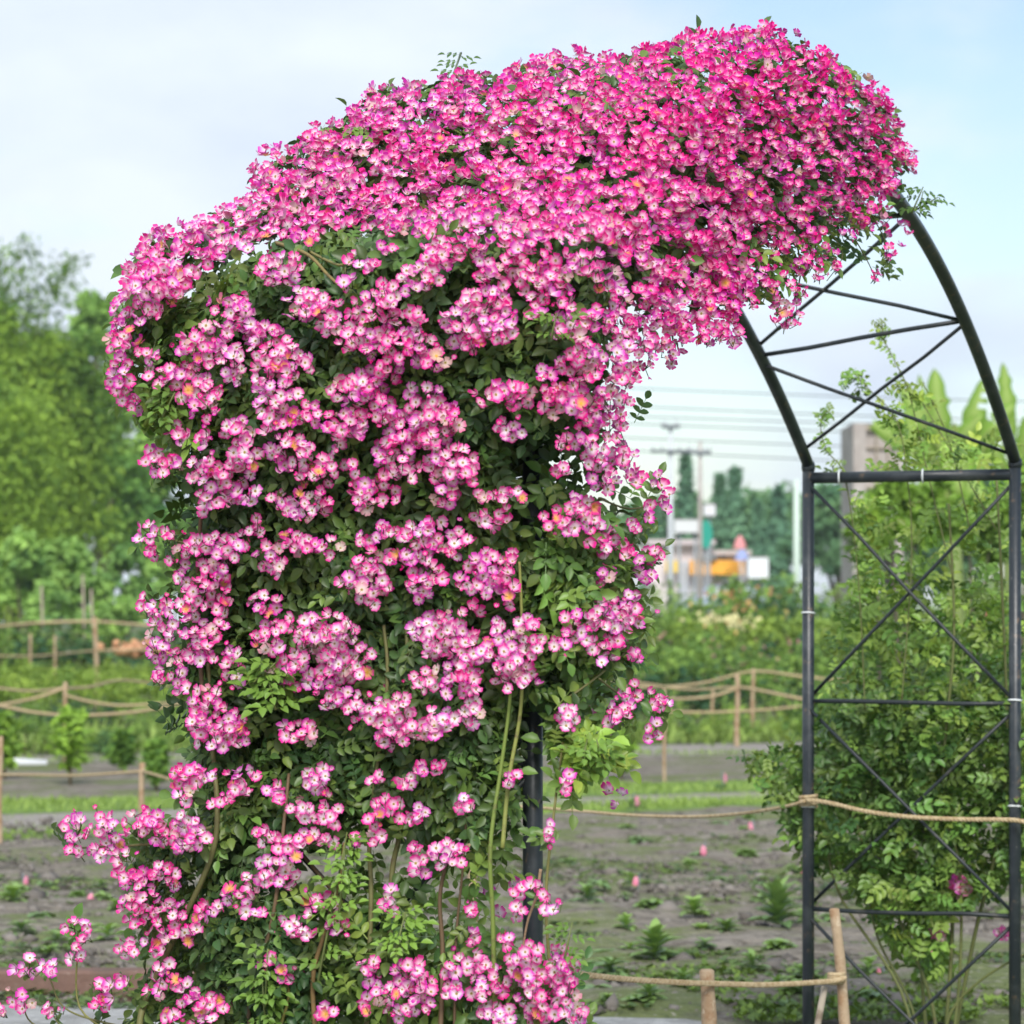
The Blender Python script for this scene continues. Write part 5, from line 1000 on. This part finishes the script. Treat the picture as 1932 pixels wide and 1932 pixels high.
spart('fascia', [(1302, 1408, 1057, 1084, -.75, .4, (.85, .40, .05))]); spart('fascia', [(1256, 1284, 1058, 1080, -.7, .3, (.80, .55, .08))]); spart('awning', [(1318, 1352, 1046, 1056, -1.0, .9, (.16, .17, .17))]); spart('door', [(1284, 1300, 1060, 1150, -.06, .1, (.45, .48, .52))])
for u_ in (1232, 1250, 1312, 1330, 1360, 1384): spart('window', [(u_, u_+10, 1030 if u_ < 1346 else 1047, 1042 if u_ < 1346 else 1055, -.05, .1, (.30, .34, .38))])
spart('gutter', [(1222, 1350, 1026, 1028, -.56, .1, (.38, .36, .36))]); spart('shutter', [(1304, 1340, 1088, 1160, -.1, .12, (.50, .52, .55)), (1362, 1404, 1088, 1160, -.1, .12, (.44, .47, .50))])
def board(name, lab, cat, u0, u1, v0, v1, Y, col, legs=(.2, .8), dep=.2):
    c = P((u0+u1)/2, (v0+v1)/2, Y); o = tag(empty(name, (c.x, Y, 0)), lab, cat); mb = MB(); pbox(mb, u0, u1, v0, v1, Y, dep, col, o.location); mb.build('panel', M['paint'], o, smooth=False); mb = MB(); e = .012
    for b in ((u0, u1, v0-2, v0), (u0, u1, v1, v1+2)): pbox(mb, *b, Y-.02, dep+.04, (.3, .3, .3), o.location)
    mb.build('frame', M['paint'], o, smooth=False)
    for f in legs:
        u = u0*(1-f)+u1*f; x = P(u, VH, Y).x-o.location.x; mb = MB(); mb.tube([(x, dep+.06, -.1), (x, dep+.06, P(u, v0, Y).z)], .06, 8, (.3, .32, .33)); mb.build('leg', M['paint'], o)
board('billboard', 'blank whitish billboard between the two utility poles', 'billboard', 1272, 1322, 981, 1004, 128, (.62, .64, .64)); board('billboard', 'small whitish board high behind the dark utility pole', 'billboard', 1328, 1350, 952, 972, 130, (.66, .66, .68), (.5,))
board('white_container', 'white box shaped cabin right of the orange fascia', 'cabin', 1412, 1450, 1052, 1090, 131, (.75, .78, .80), (.1, .9), 2.2)
mb = MB(); a = [Vector((.17*math.cos(t)*1.5, 0, .35*math.sin(t)*1.0)) for t in np.linspace(0, 6.283, 25)[:-1]]; sgn = tag(empty('oval_sign', (P(1332, VH, 120).x, 120, 0)), 'tall green oval sign in front of the roadside shop', 'sign'); zc = P(1332, 1008, 120).z; rw, rh = 12/FP*120, 27/FP*120
mb.add([(math.cos(t)*rw, d, zc+math.sin(t)*rh) for d in (-.06, .06) for t in np.linspace(0, 6.283, 25)[:-1]], [tuple(range(23, -1, -1)), tuple(range(24, 48))]+[(i, i+24, (i+1) % 24+24, (i+1) % 24) for i in range(24)], (.02, .30, .22)); mb.build('panel', M['paint'], sgn, smooth=False); mb = MB(); mb.tube([(0, .12, -.1), (0, .12, zc)], .05, 8, (.3, .32, .33)); mb.build('post', M['paint'], sgn)
def canopy(name, lab, u, v, wpx, hpx, Y, col, col2):
    o = tag(empty(name, (P(u, VH, Y).x, Y, 0)), lab, 'parasol'); z0, z1 = P(u, v+hpx/2, Y).z, P(u, v-hpx/2, Y).z; r = wpx/FP*Y/2; mb = MB(); n = 8
    mb.add([(0, 0, z1)]+[(r*.6*math.cos(i*6.283/n), r*.6*math.sin(i*6.283/n), z1-(z1-z0)*.35) for i in range(n)]+[(r*math.cos(i*6.283/n), r*math.sin(i*6.283/n), z0) for i in range(n)], [(0, 1+i, 1+(i+1) % n) for i in range(n)]+[(1+i, 9+i, 9+(i+1) % n, 1+(i+1) % n) for i in range(n)], col); mb.build('canopy', M['paint'], o, smooth=False); mb = MB(); mb.tube([(0, 0, -.05), (0, 0, z1)], .03, 8, (.6, .6, .6)); mb.build('pole', M['paint'], o)
canopy('parasol', 'red parasol above the orange fascia of the shop', 1396, 1022, 26, 26, 133, (.70, .28, .28), 0); canopy('parasol', 'blue and white parasol just below the red one', 1400, 1046, 30, 22, 132, (.30, .36, .62), 0)
# parked car, low behind the crops
car = tag(empty('parked_car', (P(1372, VH, 118).x, 118, 0)), 'grey blue car parked in front of the shop, half hidden by the crops', 'car'); prof = [(-2.0, .45), (-2.05, .8), (-1.25, .95), (-.75, 1.42), (.75, 1.45), (1.35, 1.0), (2.0, .92), (2.08, .5)]
zo = 1.15; mb = MB(); n = len(prof); mb.add([(x, y, z+zo) for y in (-.8, .8) for x, z in prof], [tuple(range(n)), tuple(range(2*n-1, n-1, -1))]+[(i, i+n, (i+1) % n+n, (i+1) % n) for i in range(n)], (.30, .36, .48)); mb.build('body', M['paint'], car, smooth=False)
mb = MB(); mb.add([(x, -.815, z+zo) for x, z in ((-1.05, .98), (-.68, 1.34), (.68, 1.36), (1.1, 1.0))], [(0, 1, 2, 3)], (.62, .68, .75)); mb.build('window', M['paint'], car, smooth=False)
for x in (-1.3, 1.3):
    mb = MB(); mb.tube([(x, -.84, .42+zo), (x, -.6, .42+zo)], .33, 16, (.03, .03, .03)); mb.build('wheel', M['paint'], car)
slab('pavement', [P(u, VH, Y) for u, Y in ((1150, 112), (1480, 112), (1520, 142), (1120, 142))], -.2, 1.16, M['concrete'])
# unfinished concrete frame at the right
YT = 80; tw = tag(empty('concrete_tower', (P(1645, VH, YT).x, YT, 0)), 'grey unfinished concrete building with a gridded top, behind the crossbar of the far panel', 'building'); TB = tw.location
def tpart(name, boxes, m='weathered'):
    mb = MB()
    for u0, u1, v0, v1, dy, dep in boxes: pbox(mb, u0, u1, v0, v1, YT+dy, dep, (1, 1, 1), TB)
    return mb.build(name, M[m], tw, smooth=False)
tpart('wall', [(1634, 1700, 812, 1000, .12, 3)]); tpart('column', [(1610, 1634, 798, 1240, -.1, 3)]); tpart('beam', [(1612, 1700, 800, 812, -.04, 3.1)], 'greystick')
for u in (1654, 1676): tpart('mullion', [(u-1.5, u+1.5, 812, 1000, 0, .12)], 'greystick')
for v in (845, 880, 920): tpart('transom', [(1634, 1700, v-1.5, v+1.5, .03, .09)], 'greystick')
tpart('column', [(1690, 1704, 812, 1240, .0, 3)])

# ------------------------------------------------------------------ the hazy air
mb = MB(); mb.box((0, 200, 9), (250, 450, 22)); hz_o = mb.build('haze', M['wire'], smooth=False); hm = bpy.data.materials.new('haze'); hm.use_nodes = True; hn = hm.node_tree.nodes; hn.clear()
ho = hn.new('ShaderNodeOutputMaterial'); hv = hn.new('ShaderNodeVolumePrincipled'); hv.inputs['Color'].default_value = (.93, .96, 1, 1); hv.inputs['Density'].default_value = .0004; hv.inputs['Anisotropy'].default_value = .2
hm.node_tree.links.new(hv.outputs[0], ho.inputs['Volume']); hz_o.data.materials[0] = hm; tag(hz_o, kind='stuff')
